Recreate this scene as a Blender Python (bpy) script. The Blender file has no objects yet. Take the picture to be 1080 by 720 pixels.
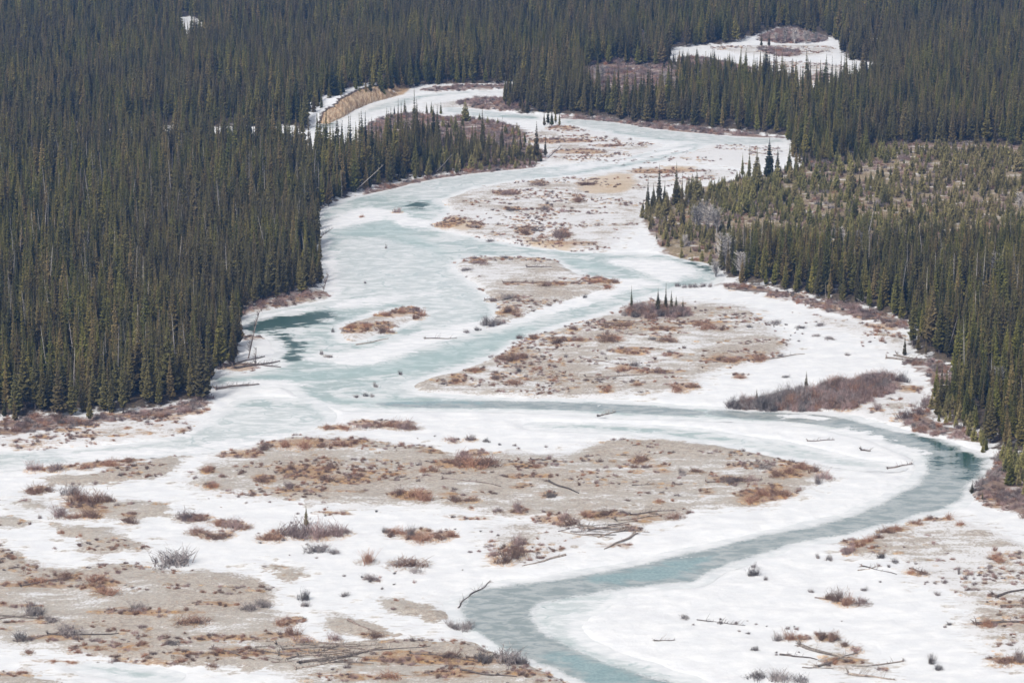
import bpy, math, random
import numpy as np
from math import radians as R

# ------------------------------------------------------------------ camera, world, sun, exposure
scn = bpy.context.scene
C = scn.collection
H, F = 200.0, 3000.0                      # camera height over the valley floor, focal length in photo pixels
PITCH = math.atan(740.0 / F)
cam = bpy.data.cameras.new('camera'); cam.lens = 100.0; cam.sensor_width = 36.0
cam.clip_start = 1.0; cam.clip_end = 30000.0
camo = bpy.data.objects.new('camera', cam); C.objects.link(camo)
camo.location = (0, 0, H); camo.rotation_euler = (math.pi / 2 - PITCH, 0, 0)
scn.camera = camo

SUN_EL, SUN_AZ = 48.0, -35.0              # azimuth measured from +Y behind the viewer's right (see below)
sx, sy = math.sin(R(SUN_AZ)), -math.cos(R(SUN_AZ))        # sun stands behind the camera, to the left
w = bpy.data.worlds.new('World'); scn.world = w; w.use_nodes = True
nt = w.node_tree; bg = nt.nodes['Background']
sky = nt.nodes.new('ShaderNodeTexSky'); sky.sky_type = 'NISHITA'; sky.sun_disc = False
sky.sun_elevation = R(SUN_EL); sky.sun_rotation = math.atan2(sx, sy)
sky.dust_density = 4.0; sky.air_density = 1.0; sky.ozone_density = 0.6
hs = nt.nodes.new('ShaderNodeHueSaturation'); hs.inputs['Saturation'].default_value = 0.22
nt.links.new(sky.outputs[0], hs.inputs['Color']); nt.links.new(hs.outputs[0], bg.inputs[0])
bg.inputs[1].default_value = 0.088
sl = bpy.data.lights.new('sun', 'SUN'); sl.energy = 1.5; sl.angle = R(10); sl.color = (1.0, 0.945, 0.865)
so = bpy.data.objects.new('sun', sl); C.objects.link(so)
so.rotation_euler = (R(90 - SUN_EL), 0, math.atan2(sx, -sy)); so.location = (0, 0, 400)
scn.view_settings.view_transform = 'Standard'; scn.view_settings.look = 'None'
scn.view_settings.exposure = 0.74; scn.view_settings.gamma = 1.0
HAZE = 0.00013

rng = np.random.default_rng(7); random.seed(7)

# ------------------------------------------------------------------ helpers
cp, sp = math.cos(PITCH), math.sin(PITCH)
def P(px, py):
    """the point of the flat valley floor that is seen at a place of the photograph"""
    px = np.asarray(px, float); py = np.asarray(py, float)
    a, b = px - 540.0, 360.0 - py
    dx, dy, dz = a, F * cp + b * sp, -F * sp + b * cp
    t = H / -dz
    return dx * t, dy * t
def to_px(x, y, z=0.0):
    dz = z - H
    d = y * cp - dz * sp
    return 540 + F * x / d, 360 - F * (y * sp + dz * cp) / d
def mpp(py):
    x, y = P(540, py); return math.hypot(float(y), H) / F
def ss(e0, e1, x):
    t = np.clip((x - e0) / (e1 - e0), 0, 1); return t * t * (3 - 2 * t)
def vnoise(x, y, s, seed=0):
    x = x / s + 1000.3 + seed * 17.7; y = y / s + 1000.7 + seed * 31.1
    xi, yi = np.floor(x).astype(np.int64), np.floor(y).astype(np.int64)
    fx, fy = x - xi, y - yi
    fx, fy = fx * fx * (3 - 2 * fx), fy * fy * (3 - 2 * fy)
    def h(a, b):
        n = (a * 374761393 + b * 668265263 + seed * 1442695) & 0x7fffffff
        n = ((n ^ (n >> 13)) * 1274126177) & 0x7fffffff
        return ((n ^ (n >> 16)) & 0xffff) / 65535.0
    return (h(xi, yi) * (1 - fx) + h(xi + 1, yi) * fx) * (1 - fy) + (h(xi, yi + 1) * (1 - fx) + h(xi + 1, yi + 1) * fx) * fy
def fbm(x, y, s, seed=0):
    return (vnoise(x, y, s, seed) * .5 + vnoise(x, y, s / 2.1, seed + 1) * .3 + vnoise(x, y, s / 4.3, seed + 2) * .2)
def smooth(pts, n=2):
    p = np.array(pts, float)
    for _ in range(n):
        q = np.roll(p, -1, 0); p = np.stack([p * .75 + q * .25, p * .25 + q * .75], 1).reshape(-1, 2)
    return p
def wpoly(pts, n=2):
    p = smooth(pts, n) if n else np.array(pts, float)
    x, y = P(p[:, 0], p[:, 1]); return np.stack([x, y], 1)
def ell(cx, cy, rx, ry):
    a = np.linspace(0, 2 * math.pi, 14, endpoint=False)
    return wpoly(np.stack([cx + rx * np.cos(a), cy + ry * np.sin(a)], 1), 0)
def sdf(poly, x, y, lim=6.0):
    """signed distance in metres, positive inside, clipped"""
    out = np.full(x.shape, -lim)
    m = (x > poly[:, 0].min() - lim) & (x < poly[:, 0].max() + lim) & (y > poly[:, 1].min() - lim) & (y < poly[:, 1].max() + lim)
    if not m.any(): return out
    X, Y = x[m], y[m]; d2 = np.full(X.shape, 1e12); ins = np.zeros(X.shape, bool)
    for i in range(len(poly)):
        ax, ay = poly[i]; bx, by = poly[(i + 1) % len(poly)]
        ex, ey = bx - ax, by - ay; L = ex * ex + ey * ey + 1e-12
        t = np.clip(((X - ax) * ex + (Y - ay) * ey) / L, 0, 1)
        d2 = np.minimum(d2, (X - ax - t * ex) ** 2 + (Y - ay - t * ey) ** 2)
        if ay != by:
            ins ^= ((ay > Y) != (by > Y)) & (X < ex * (Y - ay) / ey + ax)
    d = np.sqrt(d2); out[m] = np.clip(np.where(ins, d, -d), -lim, lim); return out
def inside(poly, x, y):
    return sdf(poly, x, y, .01) > 0
def union(polys, x, y, lim=6.0):
    o = np.full(x.shape, -lim)
    for p in polys: o = np.maximum(o, sdf(p, x, y, lim))
    return o

# ------------------------------------------------------------------ plan of the valley (traced outlines, laid on the ground)
RIVER = wpoly([(222,401),(242,396),(302,387),(296,376),(299,366),(290,356),(272,352),(255,350),(252,338),(275,331),(295,325),(335,319),(352,315),
 (346,307),(340,290),(341,265),(346,250),(338,240),(338,225),(352,216),(367,211),(390,205),(425,197),(440,193),(480,186),(525,181),(570,177),(600,174),
 (660,167),(700,157),(735,150),(742,155),(720,162),(690,171),(600,186),(530,191),(490,199),(478,206),(456,211),(472,221),(462,231),(447,238),
 (465,245),(505,253),(530,257),(580,265),(625,268),(697,268),(720,274),(745,278),(757,286),(757,296),(735,301),(712,303),(680,312),(655,323),
 (620,334),(595,341),(575,347),(550,355),(535,365),(520,375),(500,382),(482,390),(450,397),(428,404),(427,409),(435,414),(450,417),(490,420),(540,422),
 (615,423),(665,425),(710,429),(745,431),(810,434),(860,436),(890,439),(915,447),(945,454),(980,461),(1010,473),(1035,480),(1040,488),(1035,500),
 (1022,510),(1020,520),(1015,529),(995,537),(965,544),(927,555),(885,567),(835,573),(810,583),(785,590),(755,601),(742,609),(735,614),(702,616),
 (675,619),(655,622),(615,629),(572,635),(560,645),(577,670),(607,682),(632,692),(647,702),(690,712),(735,724),(800,760),(690,765),(620,722),
 (577,703),(527,687),(500,667),(484,650),(480,640),(486,632),(494,626),(520,617),(567,613),(613,605),(660,597),(700,588),(753,577),(807,563),
 (860,553),(893,545),(920,532),(953,518),(968,508),(976,495),(974,482),(950,472),(920,460),(885,454),(860,448),(810,444),(745,441),(640,438),
 (565,433),(540,432),(460,431),(410,432),(370,431),(345,424),(320,417),(312,407),(285,405),(232,408)], 1)
BAR2 = wpoly([(470,281),(487,271),(505,269),(550,270),(585,271),(600,280),(615,290),(650,294),(655,299),(640,306),(615,315),(590,321),(560,332),
 (530,345),(505,349),(510,340),(522,327),(510,312),(495,300),(482,290)])
BAR1 = wpoly([(354,357),(355,342),(380,335),(400,329),(435,320),(452,326),(450,335),(420,347),(400,355),(380,362),(362,363)])
BARS = wpoly([(330,374),(340,371),(357,375),(356,379),(338,378)])
MORE_ICE = [wpoly(p) for p in [
 [(556,645),(575,632),(655,619),(645,632),(608,650),(600,662),(608,676),(640,690),(700,708),(745,722),(745,735),(690,718),(632,696),(577,674)],
 [(592,125),(625,127),(660,131),(690,137),(735,141),(785,145),(828,146),(828,150),(790,153),(735,151),(690,147),(650,141),(620,134),(597,131)],
 [(470,112),(515,117),(535,120),(568,122),(569,127),(530,125),(500,122),(470,119)],
 [(330,133),(350,128),(383,118),(395,111),(417,107),(440,101),(480,97),(530,96),(530,99),(480,101),(440,107),(415,114),(385,122),(352,134),(336,139)],
 [(560,447),(620,448),(700,451),(740,454),(790,463),(830,469),(870,478),(900,486),(947,491),(947,495),(900,492),(860,486),(830,481),(800,476),(770,469),(720,460),(640,454),(560,451)],
 [(82,701),(120,702),(160,707),(192,714),(150,715),(105,709)],
 [(-20,479),(60,475),(130,472),(190,462),(225,447),(240,432),(262,420),(300,421),(330,426),(345,436),(340,446),(290,460),(240,472),(180,479),(110,481),(40,490),(-20,497)],
]]
# patches of white snow lying on the ice, and streaky half covered ice
SNOWICE = [wpoly(p) for p in [
 [(320,379),(345,373),(385,370),(440,352),(475,343),(508,338),(510,349),(480,358),(440,368),(415,379),(388,385),(345,383)],
 [(345,319),(400,314),(470,305),(470,308),(400,320),(352,326)],
 [(340,237),(350,229),(375,220),(400,219),(422,224),(405,231),(380,237),(345,243)],
 [(632,274),(687,272),(725,279),(738,287),(722,295),(695,297),(687,290),(662,281)],
 [(600,176),(660,168),(700,160),(735,153),(735,155),(700,163),(660,172),(600,181)],
 [(345,320),(340,300),(345,270),(352,262),(356,290),(358,312)],
 [(256,341),(275,333),(297,328),(337,322),(340,325),(297,331),(275,336),(258,344)],
 [(400,226),(420,222),(440,232),(470,232),(450,240),(425,240)],
 [(230,404),(285,400),(330,404),(300,408),(240,409)],
 [(820,437),(866,438),(870,442),(825,440)], [(880,450),(930,458),(975,475),(972,482),(930,470),(890,458)],
 [(330,452),(240,466),(150,474),(50,478),(50,484),(150,480),(240,474),(340,458)],
 [(612,300),(655,292),(690,296),(700,300),(660,306),(620,320),(560,338),(500,354),(490,352),(560,332)],
 [(430,106),(480,98),(530,97),(530,99),(480,103),(440,110)],
 [(335,137),(352,130),(384,119),(405,114),(410,117),(385,124),(352,136)],
]]
PALE = [wpoly(p) for p in [
 [(345,300),(360,250),(420,250),(480,275),(505,310),(520,330),(480,345),(440,345),(450,320),(400,320)],
 [(345,205),(440,190),(570,175),(735,148),(735,156),(600,184),(490,200),(450,212),(420,206)],
 [(562,645),(572,635),(615,629),(640,624),(655,618),(665,616),(660,630),(614,650),(606,662),(614,674),(645,688),(705,706),(755,722),(745,738),(735,727),(690,714),(632,693),(607,683),(577,671)],
 [(590,122),(830,144),(830,154),(735,152),(600,132)], [(325,130),(400,108),(540,94),(540,126),(460,120),(340,142)],
 [(-20,470),(345,415),(345,465),(-20,505)], [(560,446),(950,488),(950,498),(800,478),(560,453)], [(80,700),(190,712),(105,710)],
 [(486,634),(520,619),(567,615),(700,592),(700,588),(567,611),(520,615),(484,630)],
 [(400,400),(430,395),(470,398),(425,404),(432,414),(500,421),(480,424),(420,418),(380,410)],
]]
GREY = [wpoly(p) for p in [   # the open bottom reach: smooth grey green ice and water
 [(620,730),(577,705),(500,668),(478,640),(494,622),(613,603),(700,586),(807,561),(893,543),(953,516),(978,495),(978,470),(1040,475),(1045,505),(1015,532),
  (927,557),(835,575),(785,592),(735,616),(655,622),(575,634),(560,645),(575,670),(650,704),(735,724),(700,770)],
 [(745,431),(860,435),(915,446),(1010,472),(1035,482),(975,484),(920,459),(860,446),(745,439)], [(380,424),(520,422),(640,425),(745,432),(745,440),(560,430),(420,430)],
]]
WATER_REFLECT = [wpoly(p) for p in [  # dark open water, with the bank trees' reflections painted in as dark patches
 [(254,347),(262,338),(295,333),(330,329),(350,329),(356,334),(338,341),(310,346),(280,349),(262,352)],
 [(280,350),(300,350),(316,358),(318,372),(308,382),(300,374),(301,364),(292,357)],
 [(429,214),(442,212),(452,216),(450,221),(436,221),(430,218)],
 [(1003,477),(1020,478),(1034,481),(1041,489),(1036,500),(1024,509),(1012,506),(1005,494)],
 [(958,456),(985,462),(1014,474),(1002,478),(978,470)], [(984,480),(992,480),(994,498),(986,500)],
 [(712,272),(735,277),(752,282),(755,290),(740,284),(722,277)],
 [(338,129),(352,128),(362,134),(350,137),(337,136)],
]]
TEAL = [wpoly(p) for p in [
 [(600,612),(640,601),(700,592),(760,581),(745,600),(720,611),(680,614),(630,618)],
 [(560,690),(600,683),(640,700),(690,715),(740,730),(640,725),(590,706)],
 [(225,402),(300,390),(380,388),(430,375),(500,358),(560,340),(575,345),(520,372),(440,395),(400,395),(330,405),(260,404)],
 [(395,250),(440,245),(470,262),(470,275),(440,290),(430,305),(425,290),(440,270)],
 [(400,222),(440,225),(455,235),(430,250),(380,250),(345,245),(390,238)], [(590,272),(630,276),(655,285),(640,290),(610,284)],
 [(320,418),(400,420),(520,422),(520,428),(400,428),(350,425)],
]]
# gravel bars: outline, share of snow lying on them
GRAVEL = [(BAR2, .42), (BAR1, .5), (BARS, .35)] + [(wpoly(p), s) for p, s in [
 ([(432,413),(427,406),(450,397),(482,390),(500,382),(520,375),(535,365),(550,356),(575,348),(600,342),(620,336),(652,328),(665,316),(720,318),(750,319),
   (785,323),(800,330),(812,345),(830,358),(836,367),(825,377),(800,383),(775,389),(745,394),(742,405),(730,412),(700,416),(665,420),(602,421),(540,419),(490,418),(450,416)], .38),
 ([(870,432),(905,428),(925,418),(945,408),(965,405),(975,415),(968,430),(955,445),(945,447),(915,440),(890,437)], .5),
 ([(195,505),(205,495),(220,485),(250,478),(262,472),(285,466),(307,457),(340,461),(400,467),(455,472),(477,481),(520,477),(590,480),(625,470),(650,464),
   (715,466),(755,470),(810,478),(842,487),(862,495),(877,502),(870,509),(855,517),(835,525),(810,532),(790,537),(760,538),(730,541),(700,551),(670,561),
   (640,556),(600,550),(540,547),(520,543),(460,539),(420,535),(370,537),(320,530),(255,525),(230,526),(205,520),(194,512)], .27),
 ([(520,552),(560,552),(600,556),(640,560),(620,572),(590,585),(555,598),(530,597),(515,585),(510,570)], .45),
 ([(45,503),(90,503),(130,494),(165,482),(200,480),(190,492),(180,502),(150,507),(125,511),(90,513),(50,514)], .1),
 ([(58,545),(85,530),(140,529),(168,530),(190,538),(180,542),(155,548),(130,551),(90,547)], .12),
 ([(5,534),(8,529),(30,527),(57,532),(60,542),(40,541),(20,538)], .15), ([(-20,543),(20,546),(38,554),(25,558),(-20,559)], .1),
 ([(50,552),(85,556),(130,555),(122,565),(155,575),(167,580),(140,585),(105,585),(77,581),(88,573),(55,562)], .15),
 ([(-20,568),(0,576),(15,582),(32,592),(55,600),(90,600),(110,595),(140,595),(175,602),(200,604),(220,602),(250,605),(272,612),(290,618),(285,635),(297,652),
   (312,668),(335,679),(380,676),(425,674),(460,675),(505,680),(540,687),(577,703),(604,720),(640,765),(300,765),(308,722),(300,711),(270,708),(220,705),
   (180,701),(110,695),(50,687),(0,685),(-20,684)], .2),
 ([(272,597),(290,596),(330,605),(307,615),(295,614),(285,606)], .05), ([(390,634),(420,632),(440,637),(475,645),(477,652),(460,657),(440,652),(420,649),(405,642)], .04),
 ([(355,646),(375,651),(400,661),(424,667),(410,672),(365,671),(337,670),(335,662),(342,652)], .1),
 ([(-20,708),(25,709),(45,714),(68,719),(90,760),(-20,760)], .2),
 ([(890,582),(910,570),(930,558),(965,548),(1000,544),(1022,552),(1050,562),(1080,575),(1140,590),(1140,712),(1080,707),(1050,697),(1040,682),(1018,668),
   (1020,655),(1015,642),(1005,628),(978,622),(960,606),(945,592),(925,588),(905,590)], .46),
 ([(447,238),(462,231),(472,221),(458,212),(478,206),(490,200),(530,192),(600,187),(660,180),(690,175),(740,178),(790,182),(740,195),(684,200),(680,215),
   (680,240),(660,245),(650,258),(640,267),(625,267),(580,264),(530,256),(505,252),(465,245)], .56),
 ([(530,152),(560,140),(575,135),(600,134),(640,143),(680,150),(700,156),(660,166),(610,173),(580,176),(573,170),(575,160),(560,150)], .58),
 ([(625,160),(700,157),(740,152),(800,155),(835,160),(790,180),(740,172),(690,172),(640,180)], .7),
 ([(-20,463),(40,455),(95,448),(150,444),(190,444),(208,450),(212,455),(190,460),(150,463),(100,470),(50,475),(-20,477)], .62),
 ([(860,690),(880,680),(900,690),(925,700),(945,712),(900,714),(870,706)], .3), ([(335,300),(360,312),(352,318),(300,326),(256,334),(250,326)], .3),
 ([(850,330),(905,340),(950,352),(962,362),(950,376),(930,360),(890,350),(860,342)], .6),
 ([(440,112),(500,104),(560,108),(575,114),(540,118),(490,114),(455,116)], .4),
 ([(745,50),(800,49),(860,48),(884,50),(880,58),(840,62),(800,60),(755,54)], .5), ([(790,66),(860,66),(900,72),(900,84),(850,92),(810,84)], .5),
]]
GE = [(60,495,34,4),(110,490,35,4),(140,486,16,3),(40,517,16,6),(80,530,24,9),(95,540,18,9),(110,528,16,4),(136,548,8,5),(205,547,22,4),(240,552,20,4),(222,565,22,5),
 (220,497,8,3),(225,514,9,4),(253,481,25,5),(310,469,42,6),(370,467,20,4),(355,451,22,3),(415,448,25,5),(385,448,20,4),(320,500,30,9),(280,508,12,6),(370,508,18,6),
 (345,496,15,5),(490,491,36,5),(500,480,15,6),(458,477,12,4),(435,523,28,6),(470,525,20,4),(500,530,12,3),(485,548,30,3),(355,542,20,3),(410,563,10,4),(440,565,20,6),
 (470,565,15,4),(285,566,15,5),(555,493,22,3),(550,515,15,3),(580,525,10,4),(545,540,12,7),(585,550,25,6),(640,545,30,5),(680,548,20,5),(675,490,12,7),(690,494,20,3),
 (720,498,8,4),(780,493,15,3),(750,501,12,3),(770,508,25,5),(800,526,32,8),(745,522,8,5),(830,500,25,8),(840,492,20,6),(815,520,18,7),(660,560,20,4),
 (70,610,12,4),(15,620,15,3),(45,618,25,4),(108,621,22,8),(30,658,30,3),(60,676,40,4),(202,657,18,4),(90,698,60,3),(160,700,30,3),(250,690,40,5),(300,672,30,6),
 (310,655,12,8),(330,690,40,6),(430,695,50,6),(500,700,50,6),(395,671,14,3),(520,590,14,6),(545,585,18,6),(380,715,50,5),(470,712,40,5),(560,712,25,6),
 (655,343,28,3),(700,348,20,3),(740,343,34,2.2),(640,359,10,5),(702,360,12,3),(762,348,8,3),(762,380,24,5),(795,380,14,4),(667,372,25,4),(710,377,15,3),(655,390,17,5),
 (690,394,32,3),(720,408,18,5),(672,407,10,3),(640,412,10,4),(780,398,12,3),(540,378,15,4),(562,357,6,4),(535,328,15,5),(600,360,25,3),(482,402,12,6),(500,392,12,4),
 (542,370,12,4),(540,406,15,4),(525,400,8,4),(570,301,48,2),(505,277,10,3),(535,315,18,3),(630,297,18,4),(420,330,30,7),(375,348,18,7),(405,345,15,4),(440,328,10,5),
 (535,205,15,3),(567,195,12,2),(575,220,10,4),(502,240,10,3),(470,238,16,4),(555,245,12,5),(590,249,14,6),(542,222,10,2),(610,210,7,4),(620,196,10,2),(600,258,30,3),
 (700,182,40,3),(480,232,12,3),(590,150,40,3),(610,162,30,3),(640,155,20,2),(595,136,20,3),
 (905,572,18,5),(900,583,12,4),(940,560,20,4),(980,548,24,4),(1050,590,10,4),(1060,640,22,4),(1050,660,30,3),(1062,696,22,5),(870,672,10,4),(890,700,22,6),(845,674,10,3),
 (30,450,40,5),(80,448,20,4),(150,440,50,5),(200,434,22,5),(262,356,20,3),(250,388,22,6),(860,430,30,3),(960,412,16,4),(30,472,30,3),(90,462,20,3),(130,462,14,2),(180,461,10,2),
 (1060,500,20,10),(1050,530,20,8),(920,335,25,4),(880,325,25,4),(830,313,25,3),(780,305,20,3),(870,445,10,2),(930,345,20,4),(10,712,20,4),(15,457,14,3),(45,463,12,2.5),(70,456,16,3),(105,457,12,3),(130,455,10,2),(150,458,12,3),(60,470,14,2),(20,468,12,2.5),(110,466,14,2),(165,452,14,2.5),(195,455,12,3),(95,452,10,2),(150,648,60,3),(230,640,30,2.5),(240,675,40,4),(120,685,50,3),(215,690,40,3),(20,640,30,3),(650,575,20,3),(420,700,60,4),(700,500,40,2.5),(620,500,40,2),(560,505,30,2.5),(410,500,40,2.5),(340,520,50,3)]
GRASS = [ell(*e) for e in GE]
SANDP = [wpoly(p) for p in [[(600,195),(630,186),(665,183),(674,192),(668,203),(640,207),(612,204)], [(455,236),(480,228),(510,236),(500,246),(465,243)],
 [(540,250),(580,255),(620,262),(600,266),(560,262)], [(690,176),(730,176),(740,180),(700,184)]]]
BLUFF = wpoly([(322,150),(334,134),(350,129),(364,121),(380,112),(396,106),(412,103),(428,100),(440,80),(400,20),(250,20),(240,120),(290,150)], 1)
# red brown willow ground
BRUSHP = [wpoly(p) for p in [
 [(745,433),(770,429),(790,427),(830,420),(860,413),(890,406),(930,400),(956,404),(955,410),(930,420),(905,428),(880,432),(840,434),(800,435),(760,434)],
 [(656,333),(665,328),(685,327),(705,327),(725,331),(729,335),(700,338),(670,337)],
 [(380,140),(400,124),(430,121),(470,124),(500,126),(540,132),(560,140),(548,150),(575,160),(572,176),(530,179),(480,184),(440,160),(400,158),(375,150)],
 [(-20,447),(50,438),(95,443),(130,438),(175,431),(222,418),(224,428),(200,436),(175,442),(130,446),(60,456),(-20,464)],
 [(250,330),(292,315),(338,308),(350,305),(352,312),(330,318),(290,324),(254,334)],
 [(335,238),(345,218),(385,202),(440,189),(480,183),(530,178),(566,175),(570,179),(525,182),(480,187),(440,195),(390,207),(352,219),(341,240)],
 [(752,300),(780,300),(815,306),(867,318),(907,326),(940,334),(962,342),(955,350),(920,340),(867,330),(820,314),(770,306)],
 [(947,384),(975,380),(1000,386),(1014,400),(996,424),(980,442),(1000,450),(1042,460),(1040,470),(1000,463),(962,455),(950,447),(972,430),(985,410),(975,396)],
 [(1042,480),(1120,480),(1130,560),(1080,548),(1050,535),(1022,524),(1025,512),(1042,500)],
 [(480,108),(520,103),(548,108),(560,118),(530,118),(490,114)], [(604,72),(640,65),(716,67),(722,114),(612,114)],
 [(440,94),(480,91),(560,91),(560,94),(480,96),(445,98)], [(590,122),(660,128),(740,137),(828,145),(828,148),(735,142),(660,133),(592,127)],
 [(796,40),(820,33),(840,31),(862,37),(880,44),(850,47),(800,46)], [(716,60),(760,64),(790,72),(800,82),(780,86),(745,74),(716,68)], [(800,50),(842,54),(846,60),(820,62),(800,56)], [(790,86),(815,80),(830,84),(826,94),(800,92)], [(846,82),(875,78),(880,84),(850,88)],
 [(672,230),(690,215),(720,208),(745,196),(790,188),(850,176),(912,168),(918,152),(1000,152),(1080,153),(1330,165),(1330,275),(1080,262),(900,270),(760,284),(700,272),(690,250)],
]]
YOUNG = wpoly([(672,228),(690,215),(720,208),(745,196),(790,188),(850,176),(915,158),(1080,158),(1330,175),(1330,275),(1080,258),(900,268),(757,284),(700,270),(690,250)])
YCLEAR = [wpoly(p) for p in [[(820,198),(840,194),(843,201),(828,206)], [(872,195),(880,190),(920,184),(940,176),(945,168),(948,178),(925,190),(890,197)],
 [(1000,197),(1015,192),(1025,200),(1005,204)], [(1060,188),(1080,184),(1085,190),(1065,192)], [(738,196),(750,190),(755,200),(742,206)], [(795,236),(805,230),(806,240),(796,244)],
 [(760,197),(800,190),(830,184),(835,188),(800,196),(765,202)],
 [(930,155),(1100,158),(1100,161),(940,159)]]]
FOREST = [wpoly(p, 1) for p in [
 [(-160,452),(15,442),(75,437),(125,436),(175,430),(207,424),(220,418),(219,400),(232,388),(254,380),(256,352),(250,334),(292,316),(338,308),(338,285),(336,255),(334,238),
  (342,218),(385,201),(440,189),(480,183),(530,177),(566,173),(562,168),(505,160),(470,153),(440,150),(400,166),(370,170),(345,168),(312,166),(298,150),(-160,136)],
 [(-160,140),(165,138),(300,134),(324,140),(334,126),(364,116),(387,108),(416,102),(440,91),(480,90),(556,90),(528,108),(532,116),(547,120),(568,121),(610,123),(660,129),
  (735,136),(825,144),(834,150),(834,166),(846,182),(880,179),(918,168),(918,156),(1000,154),(1080,157),(1250,165),(1250,-110),(-160,-110)],
 [(757,288),(775,299),(815,305),(850,313),(907,325),(945,336),(962,344),(958,370),(975,378),(1000,386),(1012,400),(997,424),(984,438),(1000,448),(1042,460),(1046,482),
  (1200,494),(1330,300),(1330,250),(1080,256),(1020,258),(960,262),(900,266),(850,268),(800,268),(760,272)],
]]
CLEAR = [wpoly(p, 1) for p in [
 [(706,55),(712,52),(740,49),(768,48),(790,41),(815,33),(838,32),(862,38),(888,45),(886,60),(905,66),(926,68),(922,84),(900,94),(860,104),(828,100),(806,84),(785,76),(750,70),(706,66)],
 [(612,74),(640,70),(700,72),(714,80),(712,115),(620,112)],
 [(185,20),(212,20),(214,45),(190,45)], [(168,134),(186,133),(190,158),(176,160)], [(215,136),(232,135),(235,156),(222,157)], [(255,137),(268,136),(270,160),(258,160)], [(445,2),(540,0),(545,8),(470,12)], [(560,90),(528,95),(530,88),(556,86)],
 [(918,44),(930,40),(932,60),(920,60)]]]

# ------------------------------------------------------------------ terrain grid
pyr = np.arange(775, -60, -0.9)
ydense = P(np.full(pyr.shape, 540.0), pyr)[1]
yrows = np.concatenate([np.array([-900, -500, -200, 0, 150, 300, 400, 450]), ydense[ydense > 455], ydense.max() * np.geomspace(1.01, 7.0, 60)])
hu = np.linspace(0, 620, 420)
ucols = np.concatenate([-np.geomspace(9000, 640, 22), -hu[:0:-1], hu, np.geomspace(640, 9000, 22)]) / F
NY, NX = len(yrows), len(ucols)
YY, UU = np.meshgrid(yrows, ucols, indexing='ij')
wid = np.sqrt(np.maximum(YY, 470) ** 2 + H * H)
XX = UU * wid
A = {}
rin = sdf(RIVER, XX, YY)
for b in (BAR2, BAR1, BARS): rin = np.minimum(rin, -sdf(b, XX, YY))
wob = (fbm(XX, YY, 6.0, 3) - .5) * 2.2
rin = np.maximum(rin, union(MORE_ICE, XX, YY)) + wob
grav = np.full(XX.shape, -6.0); dust = np.zeros(XX.shape)
for p, s in GRAVEL:
    d = sdf(p, XX, YY); k = d > grav
    grav = np.where(k, d, grav); dust = np.where(k & (d > -4), s, dust)
gra = union(GRASS, XX, YY, 4.0); gra = gra + (fbm(XX / 2.2, YY, 3.5, 77) - .5) * 6.0 + .3
bru = union(BRUSHP, XX, YY, 6.0)
forr = union(FOREST, XX, YY, 8.0)
clr = union(CLEAR, XX, YY, 8.0)
blf = sdf(BLUFF, XX, YY, 12.0)
snd = union(SANDP, XX, YY, 5.0)
far_forest = ((YY > 1780) | (np.abs(UU) * F > 600)) & (YY > 300)
forr = np.where(far_forest & (YY < 9000), 8.0, forr)
forr = np.minimum(forr, -clr)
bx0, by0 = P(388, 110); bfall = np.exp(-(((XX - bx0) / 17) ** 4 + ((YY - by0 - 40) / 100) ** 2))
land = ss(-0.8, 5.5, -rin)
Z = -0.5 + land * .85
Z += ss(0, 4, grav) * .3 + ss(0, 5, forr) * 1.1 + ss(-2, 4, bru) * .35
Z += (fbm(XX, YY, 14.0, 11) - .5) * .7 * land + (fbm(XX, YY, 3.0, 12) - .5) * .18 * land
Z += ss(4, 9.5, blf + 0 *  (fbm(XX, YY / 3, 5, 21) - .5) * 5.5 + (vnoise(XX, YY / 4, 1.8, 22) - .5) * 2.2) * 7.0 * bfall
Z += ss(1750, 4200, YY + XX * .35) * 120 + ss(330, 1400, np.abs(XX)) * ss(1000, 2200, YY) * 60
def height(x, y):
    x = np.atleast_1d(np.asarray(x, float)); y = np.atleast_1d(np.asarray(y, float))
    u = x / np.sqrt(np.maximum(y, 470) ** 2 + H * H)
    i = np.clip(np.searchsorted(yrows, y) - 1, 0, NY - 2); j = np.clip(np.searchsorted(ucols, u) - 1, 0, NX - 2)
    a = np.clip((y - yrows[i]) / (yrows[i + 1] - yrows[i]), 0, 1); b = np.clip((u - ucols[j]) / (ucols[j + 1] - ucols[j]), 0, 1)
    return (Z[i, j] * (1 - a) + Z[i + 1, j] * a) * (1 - b) + (Z[i, j + 1] * (1 - a) + Z[i + 1, j + 1] * a) * b
def grid_mesh(name, zz, attrs, keep=None, cols=None):
    idx = np.arange(NY * NX).reshape(NY, NX)
    q = np.stack([idx[:-1, :-1], idx[:-1, 1:], idx[1:, 1:], idx[1:, :-1]], -1)
    V = np.stack([XX, YY, zz], -1).reshape(-1, 3)
    if keep is not None:
        q = q[keep]
    q = q.reshape(-1, 4)
    if keep is not None:
        used = np.zeros(NY * NX, bool); used[q.ravel()] = True
        remap = np.cumsum(used) - 1; V = V[used]; q = remap[q]
        attrs = {k: v.ravel()[used] for k, v in attrs.items()}
    return fast_mesh(name, V, q, attrs, True)
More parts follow.
